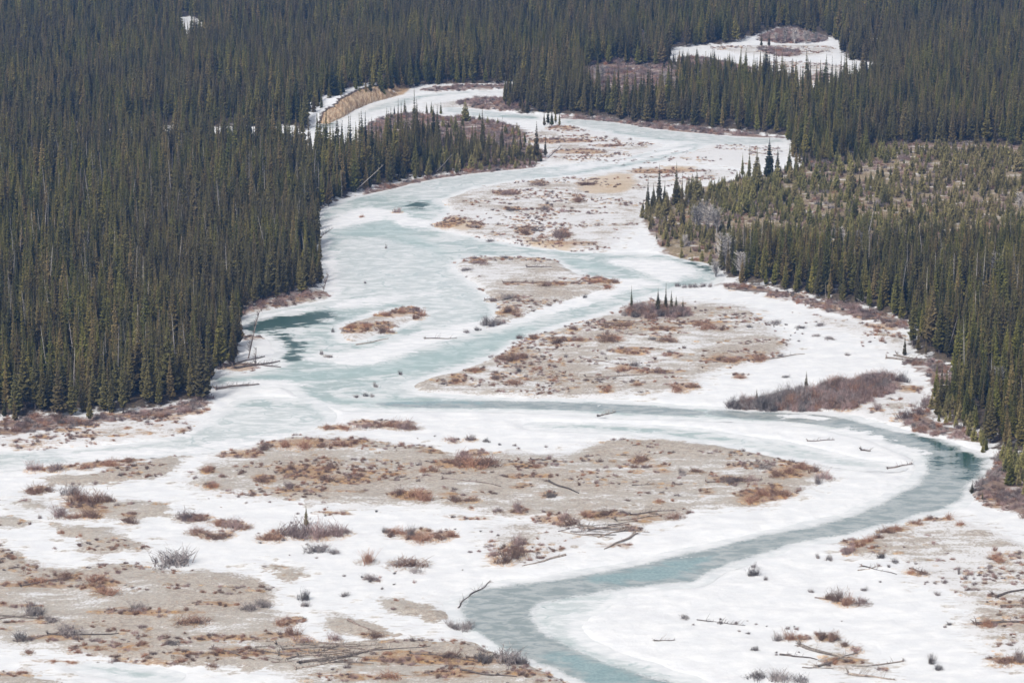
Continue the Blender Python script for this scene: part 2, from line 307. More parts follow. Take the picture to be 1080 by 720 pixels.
def fast_mesh(name, V, q, attrs=None, smooth_=False):
    V = np.asarray(V, np.float32); q = np.asarray(q, np.int32); n = q.shape[1]
    me = bpy.data.meshes.new(name)
    me.vertices.add(len(V)); me.vertices.foreach_set('co', V.ravel())
    me.loops.add(q.size); me.loops.foreach_set('vertex_index', q.ravel())
    me.polygons.add(len(q)); me.polygons.foreach_set('loop_start', np.arange(0, q.size, n, dtype=np.int32))
    if smooth_: me.polygons.foreach_set('use_smooth', np.ones(len(q), bool))
    for k, v in (attrs or {}).items():
        a = me.attributes.new(k, 'FLOAT', 'POINT'); a.data.foreach_set('value', np.asarray(v, np.float32).ravel())
    me.update(calc_edges=True); return me

# ------------------------------------------------------------------ materials
class N:
    """small node building helper"""
    def __init__(s, name):
        s.m = bpy.data.materials.new(name); s.m.use_nodes = True; s.t = s.m.node_tree
        s.b = s.t.nodes['Principled BSDF']; s.b.inputs['Specular IOR Level'].default_value = .25; s.b.inputs['Roughness'].default_value = .8
    def link(s, a, b): s.t.links.new(a, b)
    def nd(s, t): return s.t.nodes.new(t)
    def put(s, sock, v):
        if isinstance(v, bpy.types.NodeSocket): s.link(v, sock)
        elif isinstance(v, (tuple, list)): sock.default_value = (*v, 1) if len(v) == 3 and sock.type == 'RGBA' else v
        else: sock.default_value = v
    def math(s, op, a, b=0.0, clamp=False):
        n = s.nd('ShaderNodeMath'); n.operation = op; n.use_clamp = clamp; s.put(n.inputs[0], a); s.put(n.inputs[1], b); return n.outputs[0]
    def mix(s, f, a, b):
        n = s.nd('ShaderNodeMix'); n.data_type = 'RGBA'; s.put(n.inputs[0], f); s.put(n.inputs[6], a); s.put(n.inputs[7], b); return n.outputs[2]
    def ramp(s, v, a, b):
        n = s.nd('ShaderNodeMapRange'); n.interpolation_type = 'SMOOTHSTEP'; n.clamp = True
        s.put(n.inputs[0], v); s.put(n.inputs[1], a); s.put(n.inputs[2], b); return n.outputs[0]
    def noise(s, scale, detail=4, rough=.55, stretch=None, co=None, dist=0):
        n = s.nd('ShaderNodeTexNoise'); n.inputs['Scale'].default_value = scale; n.inputs['Detail'].default_value = detail
        n.inputs['Roughness'].default_value = rough; n.inputs['Distortion'].default_value = dist
        c = co or s.co()
        if stretch:
            m = s.nd('ShaderNodeMapping'); m.inputs['Scale'].default_value = stretch[:3]
            if len(stretch) > 3: m.inputs['Rotation'].default_value = (0, 0, R(stretch[3]))
            s.link(c, m.inputs[0]); c = m.outputs[0]
        s.link(c, n.inputs['Vector']); return n.outputs['Fac']
    def co(s):
        if not hasattr(s, '_c'): s._c = s.nd('ShaderNodeNewGeometry').outputs['Position']
        return s._c
    def attr(s, name):
        n = s.nd('ShaderNodeAttribute'); n.attribute_name = name; return n.outputs['Fac']
    def bump(s, h, strength=.5, dist=.1):
        n = s.nd('ShaderNodeBump'); n.inputs['Strength'].default_value = strength; n.inputs['Distance'].default_value = dist
        s.link(h, n.inputs['Height']); s.link(n.outputs[0], s.b.inputs['Normal'])
    def out(s, col=None, rough=None):
        if col is not None: s.put(s.b.inputs['Base Color'], col)
        if rough is not None: s.put(s.b.inputs['Roughness'], rough)
        return s.m

def ground_material():
    g = N('valley_floor')
    big = g.noise(.035, 3); mid = g.noise(.22, 5, .6); fine = g.noise(1.1, 5, .65); grit = g.noise(3.2, 3, .75)
    streak = g.noise(.35, 5, .65, (.35, 1.0, 1.0, 12)); streak2 = g.noise(.8, 4, .7, (.3, 1.2, 1, -8))
    blot = g.noise(.85, 3, .6, dist=.6); blot2 = g.noise(1.9, 3, .7)
    snow = g.mix(g.ramp(mid, .35, .7), (.70, .71, .725), (.79, .79, .79))
    snow = g.mix(g.math('MULTIPLY', g.ramp(streak, .50, .62), .5), snow, (.66, .665, .685))
    near = g.ramp(g.attr('gravel'), -5.8, -1.0)
    snow = g.mix(g.math('MULTIPLY', g.math('MULTIPLY', g.ramp(streak2, .54, .62), near), .5), snow, (.42, .38, .34))
    thinsnow = g.math('MULTIPLY', g.ramp(g.math('ADD', g.math('MULTIPLY', mid, .6), g.math('MULTIPLY', streak, .4)), .55, .60), g.ramp(g.attr('gravel'), -6.0, -4.0))
    snow = g.mix(g.math('MULTIPLY', thinsnow, .8), snow, g.mix(g.ramp(blot, .4, .6), (.33, .28, .23), (.60, .56, .51)))
    # gravel
    gc = g.mix(g.ramp(blot, .36, .62), (.33, .285, .24), (.54, .48, .415))
    gc = g.mix(g.math('MULTIPLY', g.ramp(blot2, .40, .66), .75), gc, (.48, .45, .405))
    gc = g.mix(g.math('MULTIPLY', g.ramp(grit, .42, .66), .65), gc, (.22, .18, .15))
    gc = g.mix(g.math('MULTIPLY', g.ramp(big, .38, .62), .5), gc, (.44, .42, .385))
    gc = g.mix(g.math('MULTIPLY', g.ramp(fine, .53, .66), .5), gc, (.40, .27, .17))
    gc = g.mix(g.math('MULTIPLY', g.ramp(streak2, .60, .66), .4), gc, (.22, .17, .14))
    cover = g.math('ADD', g.attr('dust'), g.math('MULTIPLY', .22, g.math('SUBTRACT', 1.0, g.ramp(g.attr('gravel'), .0, 4.5))))
    nz = g.math('ADD', g.math('MULTIPLY', streak, .45), g.math('ADD', g.math('MULTIPLY', fine, .3), g.math('MULTIPLY', blot2, .25)))
    nz = g.math('ADD', nz, g.math('MULTIPLY', g.math('SUBTRACT', big, .5), .35))
    thr = g.math('SUBTRACT', .645, g.math('MULTIPLY', cover, .31))
    dustm = g.ramp(g.math('SUBTRACT', nz, thr), -.05, .04)
    gc = g.mix(g.math('MULTIPLY', dustm, .88), gc, (.70, .70, .71))
    edge = g.math('ADD', g.math('MULTIPLY', g.math('SUBTRACT', mid, .5), 10.0), g.math('MULTIPLY', g.math('SUBTRACT', streak, .5), 9.0))
    edge = g.math('ADD', edge, g.math('MULTIPLY', g.math('SUBTRACT', fine, .5), 4.0))
    gm = g.ramp(g.math('ADD', g.attr('gravel'), edge), -.5, .5)
    col = g.mix(gm, snow, gc)
    # sand
    col = g.mix(g.math('MULTIPLY', g.ramp(g.math('ADD', g.attr('sand'), edge), -1.0, 3.0), .75), col, (.52, .40, .27))
    # dry grass
    gr = g.mix(g.ramp(grit, .35, .65), (.23, .125, .06), (.56, .37, .19))
    gr = g.mix(g.ramp(fine, .45, .7), gr, (.28, .17, .11))
    e2 = g.math('ADD', g.math('MULTIPLY', g.math('SUBTRACT', fine, .5), 6.0), g.math('MULTIPLY', g.math('SUBTRACT', streak2, .5), 9.0))
    grm = g.math('MULTIPLY', g.ramp(g.math('ADD', g.attr('grass'), e2), -.2, 2.6), .75)
    col = g.mix(grm, col, gr)
    # willow ground
    br = g.mix(g.ramp(fine, .35, .65), (.16, .115, .095), (.30, .215, .17))
    br = g.mix(g.math('MULTIPLY', g.ramp(streak, .54, .62), .55), br, (.75, .76, .78))
    col = g.mix(g.ramp(g.math('ADD', g.attr('brush'), edge), -.5, 1.5), col, br)
    tan = g.mix(g.ramp(fine, .35, .65), (.20, .155, .09), (.36, .29, .18)); tan = g.mix(g.math('MULTIPLY', g.ramp(streak, .56, .63), .6), tan, (.74, .75, .77))
    col = g.mix(g.math('MULTIPLY', g.ramp(g.attr('meadow'), -1.0, 3.0), .8), col, tan)
    # forest floor
    fl = g.mix(g.ramp(fine, .35, .65), (.05, .04, .03), (.13, .10, .07))
    fl = g.mix(g.math('MULTIPLY', g.ramp(mid, .60, .68), .6), fl, (.6, .62, .66))
    col = g.mix(g.ramp(g.math('ADD', g.attr('forest'), edge), .0, 2.0), col, fl)
    # bluff
    bl = g.mix(g.ramp(fine, .35, .7), (.45, .29, .16), (.60, .45, .30))
    bm = g.math('MULTIPLY', g.attr('bluff'), g.ramp(streak, .28, .42))
    col = g.mix(bm, col, bl)
    hh = g.math('ADD', g.math('MULTIPLY', fine, .6), g.math('MULTIPLY', grit, .35))
    hh = g.math('ADD', hh, g.math('MULTIPLY', mid, 1.2))
    g.bump(hh, .5, .3)
    return g.out(col, .85)

def river_material():
    g = N('river_ice')
    st = g.noise(.16, 6, .6, (.6, 1.0, 1, 25), dist=1.2); st2 = g.noise(.42, 5, .62, (.5, 1.0, 1, 14), dist=.5); fine = g.noise(1.3, 5, .65)
    big = g.noise(.03, 4, .6, dist=.8)
    mixn = g.math('ADD', g.math('MULTIPLY', st, .6), g.math('MULTIPLY', big, .4))
    ice = g.mix(g.ramp(mixn, .44, .54), (.40, .475, .465), (.60, .63, .625))
    ice = g.mix(g.math('MULTIPLY', g.ramp(st2, .5, .6), .6), ice, (.70, .73, .74))
    st3 = g.noise(.17, 5, .58, (.5, 1.1, 1, -12), dist=1.0)
    ice = g.mix(g.math('MULTIPLY', g.ramp(st3, .51, .56), .75), ice, (.33, .415, .405))
    ice = g.mix(g.math('MULTIPLY', g.ramp(st3, .47, .41), .75), ice, (.70, .71, .71))
    tl = g.math('ADD', g.attr('teal'), g.math('MULTIPLY', g.math('SUBTRACT', st, .5), 16.0))
    ice = g.mix(g.math('MULTIPLY', g.ramp(tl, -2.0, 4.5), .5), ice, (.33, .45, .44))
    pl = g.math('ADD', g.attr('pale'), g.math('MULTIPLY', g.math('SUBTRACT', st, .5), 14.0))
    ice = g.mix(g.math('MULTIPLY', g.ramp(pl, -2.0, 3.0), .75), ice, g.mix(g.ramp(st2, .42, .6), (.53, .57, .57), (.74, .75, .755)))
    gy = g.math('ADD', g.attr('grey'), g.math('MULTIPLY', g.math('SUBTRACT', fine, .5), 1.5))
    gcol = g.mix(g.ramp(st2, .40, .58), (.25, .295, .29), (.40, .43, .425))
    gcol = g.mix(g.math('MULTIPLY', g.ramp(fine, .54, .66), .35), gcol, (.17, .22, .215))
    gcol = g.mix(g.math('MULTIPLY', g.ramp(tl, -.5, 4.0), .75), gcol, g.mix(g.ramp(fine, .42, .6), (.18, .29, .30), (.27, .40, .41)))
    gym = g.ramp(gy, -1.0, 1.0)
    ice = g.mix(gym, ice, gcol)
    vo = g.nd('ShaderNodeTexVoronoi'); vo.feature = 'DISTANCE_TO_EDGE'; vo.inputs['Scale'].default_value = .045
    vm = g.nd('ShaderNodeMapping'); vm.inputs['Scale'].default_value = (.7, 1.3, 1); ad = g.nd('ShaderNodeVectorMath'); ad.operation = 'ADD'
    nn = g.nd('ShaderNodeTexNoise'); nn.inputs['Scale'].default_value = .09; nn.inputs['Detail'].default_value = 4; g.link(g.co(), nn.inputs['Vector'])
    sc_ = g.nd('ShaderNodeVectorMath'); sc_.operation = 'SCALE'; sc_.inputs['Scale'].default_value = 26.0; g.link(nn.outputs['Color'], sc_.inputs[0])
    g.link(g.co(), ad.inputs[0]); g.link(sc_.outputs[0], ad.inputs[1]); g.link(ad.outputs[0], vm.inputs[0]); g.link(vm.outputs[0], vo.inputs['Vector'])
    crack = g.math('MULTIPLY', g.math('SUBTRACT', 1.0, g.ramp(vo.outputs['Distance'], .006, .035)), g.math('MULTIPLY', g.ramp(st2, .44, .54), g.math('SUBTRACT', 1.0, gym)))
    ice = g.mix(g.math('MULTIPLY', crack, .6), ice, (.30, .40, .40))
    # snow lying on the ice
    s = g.math('ADD', g.attr('snow'), g.math('ADD', g.math('MULTIPLY', g.math('SUBTRACT', st3, .5), 20.0), g.math('MULTIPLY', g.math('SUBTRACT', fine, .5), 6.0)))
    sm = g.ramp(s, -1.2, 1.2)
    shore = g.math('ADD', g.attr('shore'), g.math('ADD', g.math('MULTIPLY', g.math('SUBTRACT', fine, .5), 2.5), g.math('MULTIPLY', g.math('SUBTRACT', st, .5), g.math('SUBTRACT', 8.0, g.math('MULTIPLY', gym, 6.0)))))
    shm = g.math('SUBTRACT', 1.0, g.ramp(shore, -.4, 1.9))
    sm = g.math('MAXIMUM', sm, g.math('MULTIPLY', shm, .8))
    ice = g.mix(sm, ice, g.mix(g.ramp(st2, .4, .6), (.69, .70, .715), (.79, .79, .795)))
    wt = g.math('ADD', g.attr('water'), g.math('ADD', g.math('MULTIPLY', g.math('SUBTRACT', g.math('ADD', g.math('MULTIPLY', st2, .5), g.math('MULTIPLY', st3, .5)), .5), 30.0), g.math('MULTIPLY', g.math('SUBTRACT', fine, .5), 4.0)))
    wm = g.math('MULTIPLY', g.ramp(wt, -1.0, 2.0), g.math('SUBTRACT', 1.0, g.math('MULTIPLY', sm, .6)))
    ice = g.mix(wm, ice, (.035, .085, .075))  # dark water colour, also standing in for the mirrored trees
    dry = g.math('MAXIMUM', sm, g.math('MULTIPLY', g.math('SUBTRACT', 1.0, gym), .55))
    rough = g.math('ADD', .12, g.math('MULTIPLY', dry, .6))
    rough = g.math('SUBTRACT', rough, g.math('MULTIPLY', wm, .15))
    g.b.inputs['Specular IOR Level'].default_value = .45
    g.bump(g.math('ADD', g.math('MULTIPLY', st2, .5), g.math('MULTIPLY', fine, .4)), .18, .12)
    return g.out(ice, rough)

def foliage(name, stops, far, rough=.75):
    """tree to tree variation: each tree takes one place on the ramp of needle colours"""
    g = N(name); oi = g.nd('ShaderNodeObjectInfo')
    cr = g.nd('ShaderNodeValToRGB'); e = cr.color_ramp.elements
    while len(e) < len(stops): e.new(.5)
    for k, c in enumerate(stops): e[k].position = k / (len(stops) - 1); e[k].color = (*c, 1)
    g.link(oi.outputs['Random'], cr.inputs[0]); col = cr.outputs[0]
    n = g.noise(.014, 3, .6, co=oi.outputs['Location'])
    col = g.mix(g.math('MULTIPLY', g.ramp(n, .44, .60), .6), col, far)
    v = g.noise(1.3, 3, .6)
    hs = g.nd('ShaderNodeHueSaturation'); g.put(hs.inputs['Color'], col); g.put(hs.inputs['Value'], g.math('ADD', .6, g.math('MULTIPLY', g.ramp(v, .3, .7), .9)))
    g.b.inputs['Specular IOR Level'].default_value = .15
    return g.out(hs.outputs[0], rough)
def plain(name, a, b, sc=2.0, rough=.85, stretch=None, bump=0):
    g = N(name); oi = g.nd('ShaderNodeObjectInfo'); n = g.noise(sc, 4, .6, stretch)
    col = g.mix(g.ramp(n, .35, .65), a, b)
    hs = g.nd('ShaderNodeHueSaturation'); g.put(hs.inputs['Color'], col); g.put(hs.inputs['Value'], g.math('ADD', .55, g.math('MULTIPLY', oi.outputs['Random'], .85))); g.put(hs.inputs['Saturation'], g.math('ADD', .75, g.math('MULTIPLY', oi.outputs['Random'], .35))); col = hs.outputs[0]
    if bump: g.bump(n, bump, .05)
    return g.out(col, rough)
M = dict(
 spruce=foliage('spruce_needles', [(.026,.028,.009), (.084,.084,.018), (.13,.122,.028), (.034,.036,.010), (.16,.138,.034), (.084,.062,.024), (.024,.030,.011), (.17,.125,.052), (.106,.094,.024), (.066,.072,.017)], (.080, .066, .034)),
 young=foliage('young_needles', [(.08,.078,.030), (.165,.155,.052), (.22,.195,.07), (.12,.115,.044), (.23,.185,.085)], (.19,.155,.07)),
 bark=plain('spruce_bark', (.09, .07, .06), (.18, .15, .13), 3.0),
 dead=plain('weathered_wood', (.22, .20, .19), (.40, .37, .35), 3.0),
 driftwood=plain('driftwood', (.17, .14, .12), (.40, .34, .29), 2.5, bump=.5),
 darkwood=plain('wet_driftwood', (.10, .08, .07), (.26, .21, .185), 2.5, bump=.5),
 russet=plain('russet_willow', (.20, .11, .075), (.40, .25, .18), 1.5),
 purple=plain('purple_willow', (.20, .14, .13), (.40, .30, .28), 1.2),
 grey=plain('grey_twigs', (.12, .105, .10), (.36, .32, .31), 1.2),
 aspen=plain('aspen_twigs', (.27, .25, .235), (.47, .44, .42), 1.2),
 straw=plain('dry_grass', (.36, .21, .10), (.62, .43, .23), 1.0),
)

# ------------------------------------------------------------------ object helpers
def tag(o, label=None, cat=None, group=None, kind=None):
    for k, v in (('label', label), ('category', cat), ('group', group), ('kind', kind)):
        if v: o[k] = v
    return o
def obj(name, me, mat=None, parent=None, loc=None, rz=0.0, sc=None):
    o = bpy.data.objects.new(name, me); C.objects.link(o)
    if mat and me is not None and not me.materials: me.materials.append(mat)
    if parent: o.parent = parent
    if loc is not None: o.location = loc
    o.rotation_euler.z = rz
    if sc is not None: o.scale = sc if hasattr(sc, '__len__') else (sc, sc, sc)
    return o

# ------------------------------------------------------------------ ground and river
sm_z = Z
gr = obj('ground', grid_mesh('ground', Z, dict(gravel=grav + wob * .3, dust=dust, grass=gra, brush=bru, forest=forr, sand=snd, meadow=sdf(YOUNG, XX, YY, 6.0),
     bluff=ss(-1.5, .2, blf) * (1 - ss(6, 10, blf)) * ss(.2, .5, bfall))), ground_material())
tag(gr, 'snowy valley floor with tan gravel bars and dry grass', 'ground', kind='structure')
keepv = rin > -2.5
keep = keepv[:-1, :-1] | keepv[1:, :-1] | keepv[:-1, 1:] | keepv[1:, 1:]
rv = obj('river', grid_mesh('river', np.zeros(XX.shape), dict(shore=rin, snow=union(SNOWICE, XX, YY, 5.0), pale=union(PALE, XX, YY, 6.0),
     grey=union(GREY, XX, YY, 6.0), water=union(WATER_REFLECT, XX, YY, 5.0), teal=union(TEAL, XX, YY, 6.0)), keep), river_material())
tag(rv, 'braided river of pale teal ice and open grey water', 'river', kind='structure')

# ------------------------------------------------------------------ the eroded sandy cutbank at the far bend
def cutbank():
    base = np.array([(346,131),(354,127.5),(362,124),(372,118),(384,112.5),(396,108),(408,105),(418,102),(424,99)], float)
    bx, by = P(base[:, 0], base[:, 1]); t = np.concatenate([[0], np.cumsum(np.hypot(np.diff(bx), np.diff(by)))]); NC, NR = 260, 26
    q = np.linspace(0, t[-1], NC); cx, cy = np.interp(q, t, bx), np.interp(q, t, by)
    nx, ny = -np.gradient(cy), np.gradient(cx); L_ = np.hypot(nx, ny); nx, ny = nx / L_, ny / L_        # points into the bank
    env = ss(0, 6, q) * ss(0, 8, t[-1] - q) * (.55 + .45 * ss(.3, .6, vnoise(q, q * 0, 17, 61)))
    V = np.zeros((NR, NC, 3))
    for r in range(NR):
        f = r / 17.0; gully = (vnoise(q, q * 0, 2.6, 62) - .5) * 3.4 + (vnoise(q + f, q * 0 + f * 2, .9, 63) - .5) * 1.1
        if f <= 1: run = 4.6 * f ** 1.5 + gully * f * (1.1 - f * .5); z = 6.2 * f ** .85 * env + (vnoise(q, q * 0 + f * 9, .8, 64) - .5) * .5
        else: run = 4.6 + gully * .6 + (f - 1) * 26; z = 6.2 * env + .5 * env - (f - 1) * .8 + (vnoise(q, q * 0 + f * 9, 2, 65) - .5) * .4
        V[r, :, 0] = cx + nx * run; V[r, :, 1] = cy + ny * run; V[r, :, 2] = z - .4 * (1 - min(f, 1)) + .1
    idx = np.arange(NR * NC).reshape(NR, NC)
    Q = np.stack([idx[:-1, :-1], idx[:-1, 1:], idx[1:, 1:], idx[1:, :-1]], -1).reshape(-1, 4)
    hgt = np.repeat(np.linspace(0, (NR - 1) / 17.0, NR), NC)
    me = fast_mesh('cutbank', V.reshape(-1, 3), Q, dict(up=hgt, env=np.tile(env, NR)), False)
    g = N('cutbank_sand'); n1 = g.noise(.9, 4, .65, (1.4, .3, .4)); n2 = g.noise(2.0, 3, .6, (.3, .3, 3.0)); f = g.noise(.5, 4)
    col = g.mix(g.ramp(n1, .36, .62), (.34, .22, .125), (.60, .455, .31)); col = g.mix(g.math('MULTIPLY', g.ramp(n2, .5, .62), .5), col, (.27, .17, .10))
    up = g.math('ADD', g.attr('up'), g.math('MULTIPLY', g.math('SUBTRACT', f, .5), .12))
    col = g.mix(g.ramp(up, .92, .97), col, (.10, .07, .05)); col = g.mix(g.ramp(up, 1.01, 1.05), col, (.74, .75, .77))
    col = g.mix(g.math('SUBTRACT', 1.0, g.ramp(up, .0, .10)), col, (.70, .69, .68)); g.out(col, .9)
    tag(obj('cutbank', me, g.m), 'eroded orange sandy cutbank with a snowy lip at the far left bend', 'cutbank', kind='structure')
cutbank()

# ------------------------------------------------------------------ plant meshes
def quads(V, Q): return np.array(V), np.array(Q)
def cone(p0, p1, r0, r1, n=5, V=None, Q=None):
    p0, p1 = np.array(p0, float), np.array(p1, float); d = p1 - p0; d /= np.linalg.norm(d) + 1e-9
    a = np.cross(d, (0.3, .2, 1.0) if abs(d[2]) < .9 else (1, 0, 0)); a /= np.linalg.norm(a); b = np.cross(d, a)
    k = len(V)
    for p, r in ((p0, r0), (p1, r1)):
        for i in range(n):
            t = 2 * math.pi * i / n; V.append(p + (a * math.cos(t) + b * math.sin(t)) * r)
    for i in range(n):
        j = (i + 1) % n; Q.append((k + i, k + j, k + n + j, k + n + i))
def tube(pts, rs, n, V, Q):
    for i in range(len(pts) - 1): cone(pts[i], pts[i + 1], rs[i], rs[i + 1], n, V, Q)
def strip(p, d, w_, V, Q, bend=(0, 0, 0)):
    """thin tapering blade with one bend"""
    p, d = np.array(p, float), np.array(d, float); k = len(V)
    s = np.cross(d, np.array([random.uniform(-1, 1), random.uniform(-1, 1), .4])); s = s / (np.linalg.norm(s) + 1e-9) * w_
    m = p + d * .5 + np.array(bend) * .25; e = p + d + np.array(bend)
    V += [p - s, p + s, m + s * .7, m - s * .7, e + s * .2, e - s * .2]
    Q += [(k, k + 1, k + 2, k + 3), (k + 3, k + 2, k + 4, k + 5)]
def spruce_parts(h, rad, nw, low=.06, power=.85, droop=.35, fill=1.0, seed=0):
    random.seed(seed); V, Q = [], []
    lean = (random.uniform(-.01, .01) * h, random.uniform(-.01, .01) * h)
    for k in range(nw):
        t = low + (1 - low) * (k / nw) ** 1.05 + random.uniform(-.008, .008)
        prof = (1 - t) ** power * min(1.0, .55 + (t - low) * 4)
        nb = max(4, int(round((8 if t < .6 else 6) * fill)))
        a0 = random.uniform(0, 6.3)
        irr = random.uniform(.75, 1.12)
        for i in range(nb):
            if random.random() < .08: continue
            a = a0 + 2 * math.pi * i / nb + random.uniform(-.3, .3)
            r = max(.16, rad * prof * irr * random.uniform(.62, 1.15)); z0 = h * t
            ca, sa = math.cos(a), math.sin(a); px_, py_ = -sa, ca
            cx, cy = lean[0] * t, lean[1] * t
            wd = r * random.uniform(.26, .42) + .08
            dz = -droop * r * random.uniform(.7, 1.3)
            tip = (cx + ca * r, cy + sa * r, z0 + dz + .12 * r)
            for sgn in (-1, 1):       # two drooping half fans with a ridge along the branch
                k0 = len(V); m = random.uniform(.55, .75); hang = -wd * random.uniform(.5, 1.0)
                V += [(cx, cy, z0 + .12), (cx + ca * r * m + sgn * px_ * wd, cy + sa * r * m + sgn * py_ * wd, z0 + dz * m + hang), tip,
                      (cx + ca * r * .45, cy + sa * r * .45, z0 + dz * .4 + .1)]
                Q.append((k0, k0 + 1, k0 + 2, k0 + 3))
    k0 = len(V); V += [(lean[0] - .07, lean[1], h * .95), (lean[0] + .07, lean[1], h * .95), (lean[0] + .01, lean[1] + .02, h * 1.03), (lean[0] - .01, lean[1] - .02, h * 1.03)]
    Q.append((k0, k0 + 1, k0 + 2, k0 + 3))
    T, S = [], []
    tube([(0, 0, -.6), (lean[0] * .5, lean[1] * .5, h * .5), (lean[0], lean[1], h * .97)], [.012 * h + .03, .008 * h + .02, .015], 6, T, S)
    return (V, Q), (T, S)
def mk(name, vq): return fast_mesh(name, vq[0], vq[1])
SPR = []
for i, (h, r, nw) in enumerate([(17, 1.9, 40), (18, 1.55, 42), (16, 2.1, 38), (17, 1.35, 40), (15, 1.7, 34), (19, 1.75, 44), (16, 1.5, 36), (14, 1.9, 32)]):
    c, t = spruce_parts(h, r * 1.28, nw, .05 + .04 * (i % 3), .95 + .09 * (i % 4), seed=100 + i, fill=1.0)
    SPR.append((h, mk('crown', c), mk('trunk', t)))
YNG = []
for i, (h, r, nw) in enumerate([(6, 1.5, 17), (7, 1.3, 20), (5, 1.4, 15), (6.5, 1.7, 18)]):
    c, t = spruce_parts(h, r, nw, .05, .7, .1, 1.0, seed=200 + i)
    YNG.append((h, mk('crown', c), mk('trunk', t)))
def snag_parts(h, seed, up=False):
    random.seed(seed); T, S, V, Q = [], [], [], []
    b = (random.uniform(-.5, .5), random.uniform(-.5, .5))
    tube([(0, 0, -.5), (b[0] * .4, b[1] * .4, h * .5), (b[0], b[1], h)], [.17, .11, .03], 6, T, S)
    for k in range(46):
        t = random.uniform(.2, .98); a = random.uniform(0, 6.3); r = 1.4 * (1.1 - t) * random.uniform(.5, 1.2)
        p = (b[0] * t, b[1] * t, h * t); strip(p, (math.cos(a) * r, math.sin(a) * r, random.uniform(-.5, .1) * r), .035, V, Q, (0, 0, -.15))
    return (V, Q), (T, S)
SNAG = [(h, mk('branches', snag_parts(h, 300 + i)[0]), mk('trunk', snag_parts(h, 300 + i)[1])) for i, h in enumerate((14, 12, 15))]
def aspen_parts(h, seed):
    random.seed(seed); T, S, V, Q = [], [], [], []
    for s in range(4):
        a = random.uniform(0, 6.3); q = (math.cos(a) * h * .09, math.sin(a) * h * .09, h * random.uniform(.7, .85))
        tube([(0, 0, -.4), (q[0] * .4, q[1] * .4, h * .4), q], [.11, .08, .03], 5, T, S)
        for k in range(90):
            t = random.uniform(.25, 1.0); p = np.array(q) * t; a2 = random.uniform(0, 6.3); r = h * .2 * random.uniform(.3, 1.0) * math.sin(math.pi * min(1, t * .8 + .12))
            strip(p, (math.cos(a2) * r, math.sin(a2) * r, r * random.uniform(.2, 1.1)), .045, V, Q, (0, 0, r * .2))
    return (V, Q), (T, S)
ASP = [(h, mk('twigs', aspen_parts(h, 330 + i)[0]), mk('trunk', aspen_parts(h, 330 + i)[1])) for i, h in enumerate((8, 7, 9))]
def shrub_parts(wd, h, n, seed, thick=.018, clumps=7):
    """an uneven clump: several fans of bare stems, some high, some low, with side twigs"""
    random.seed(seed); V, Q = [], []
    for c in range(clumps):
        a = random.uniform(0, 6.3); rr = 0 if c == 0 else random.uniform(.25, 1.0); cx, cy = math.cos(a) * rr * wd * .42, math.sin(a) * rr * wd * .42
        hc = h * (1.0 if c == 0 else random.uniform(.35, .9)) ; lx, ly = random.gauss(0, .25), random.gauss(0, .25)
        for k in range(n // clumps):
            a = random.uniform(0, 6.3); hh = hc * random.uniform(.35, 1.08); o = random.uniform(0, .75)
            bx, by = cx + random.gauss(0, .09) * wd, cy + random.gauss(0, .09) * wd
            d = (math.cos(a) * o * hh + lx * hh, math.sin(a) * o * hh + ly * hh, hh)
            strip((bx, by, -.12), d, thick * random.uniform(.7, 1.5), V, Q, (math.cos(a) * .2 * hh, math.sin(a) * .2 * hh, -.08 * hh))
            for j in range(2):
                t = random.uniform(.35, .85); p = (bx + d[0] * t, by + d[1] * t, d[2] * t - .12); a2 = random.uniform(0, 6.3)
                strip(p, (math.cos(a2) * hh * .25, math.sin(a2) * hh * .25, hh * random.uniform(.12, .35)), thick * .7, V, Q)
    return V, Q
def grass_parts(wd, h, n, seed):
    random.seed(seed); V, Q = [], []
    for k in range(n):
        a = random.uniform(0, 6.3); rr = math.sqrt(random.random()) * wd * .5; l = random.uniform(.5, 1.0) * h
        a2 = random.uniform(0, 6.3)
        strip((math.cos(a) * rr, math.sin(a) * rr, -.05), (math.cos(a2) * l * .45, math.sin(a2) * l * .45, l * .8), .022, V, Q, (math.cos(a2) * l * .3, math.sin(a2) * l * .3, -.2 * l))
    return V, Q
SHR = {k: [mk('stems', shrub_parts(2.5, 1.5, 175, s + i, .023)) for i in range(4)] for k, s in (('russet', 400), ('purple', 420), ('grey', 440))}
TUFT = [mk('grass_tuft', grass_parts(2.6, .55, 220, 460 + i)) for i in range(3)]

# ------------------------------------------------------------------ trees: where they stand
def scatter(x0, x1, y0, y1, s, jit=.85):
    gx, gy = np.meshgrid(np.arange(x0, x1, s), np.arange(y0, y1, s)); gx = gx.ravel(); gy = gy.ravel()
    gx = gx + rng.uniform(-.5, .5, gx.shape) * s * jit * 1.1; gy = gy + rng.uniform(-.5, .5, gy.shape) * s * jit * 1.1
    return gx, gy
def cull(x, y, m=1.18):
    k = np.abs(x) < 0.18 * np.sqrt(y * y + H * H) * m + 10
    return x[k], y[k]
def tall_points():
    out = []
    for (y0, y1, s) in ((560, 950, 3.6), (950, 1400, 4.1), (1400, 2150, 4.9)):
        x, y = cull(*scatter(-480, 480, y0, y1, s))
        d = union(FOREST, x, y, .5); c = union(CLEAR, x, y, .5)
        far = (y > 1700)
        k = ((d > 0) | far) & (c < 0) & (rng.random(x.shape) > .06)
        out.append(np.stack([x[k], y[k]], 1))
    return np.concatenate(out)
tp = tall_points()
n_ = fbm(tp[:, 0], tp[:, 1], 45, 5)
th = 11.0 + n_ * 8.0 + rng.normal(0, 2.8, len(tp))
d_edge = union(FOREST, tp[:, 0], tp[:, 1], 6.0)
th *= np.where(d_edge < 4, rng.uniform(.65, 1.0, len(tp)), 1.0)
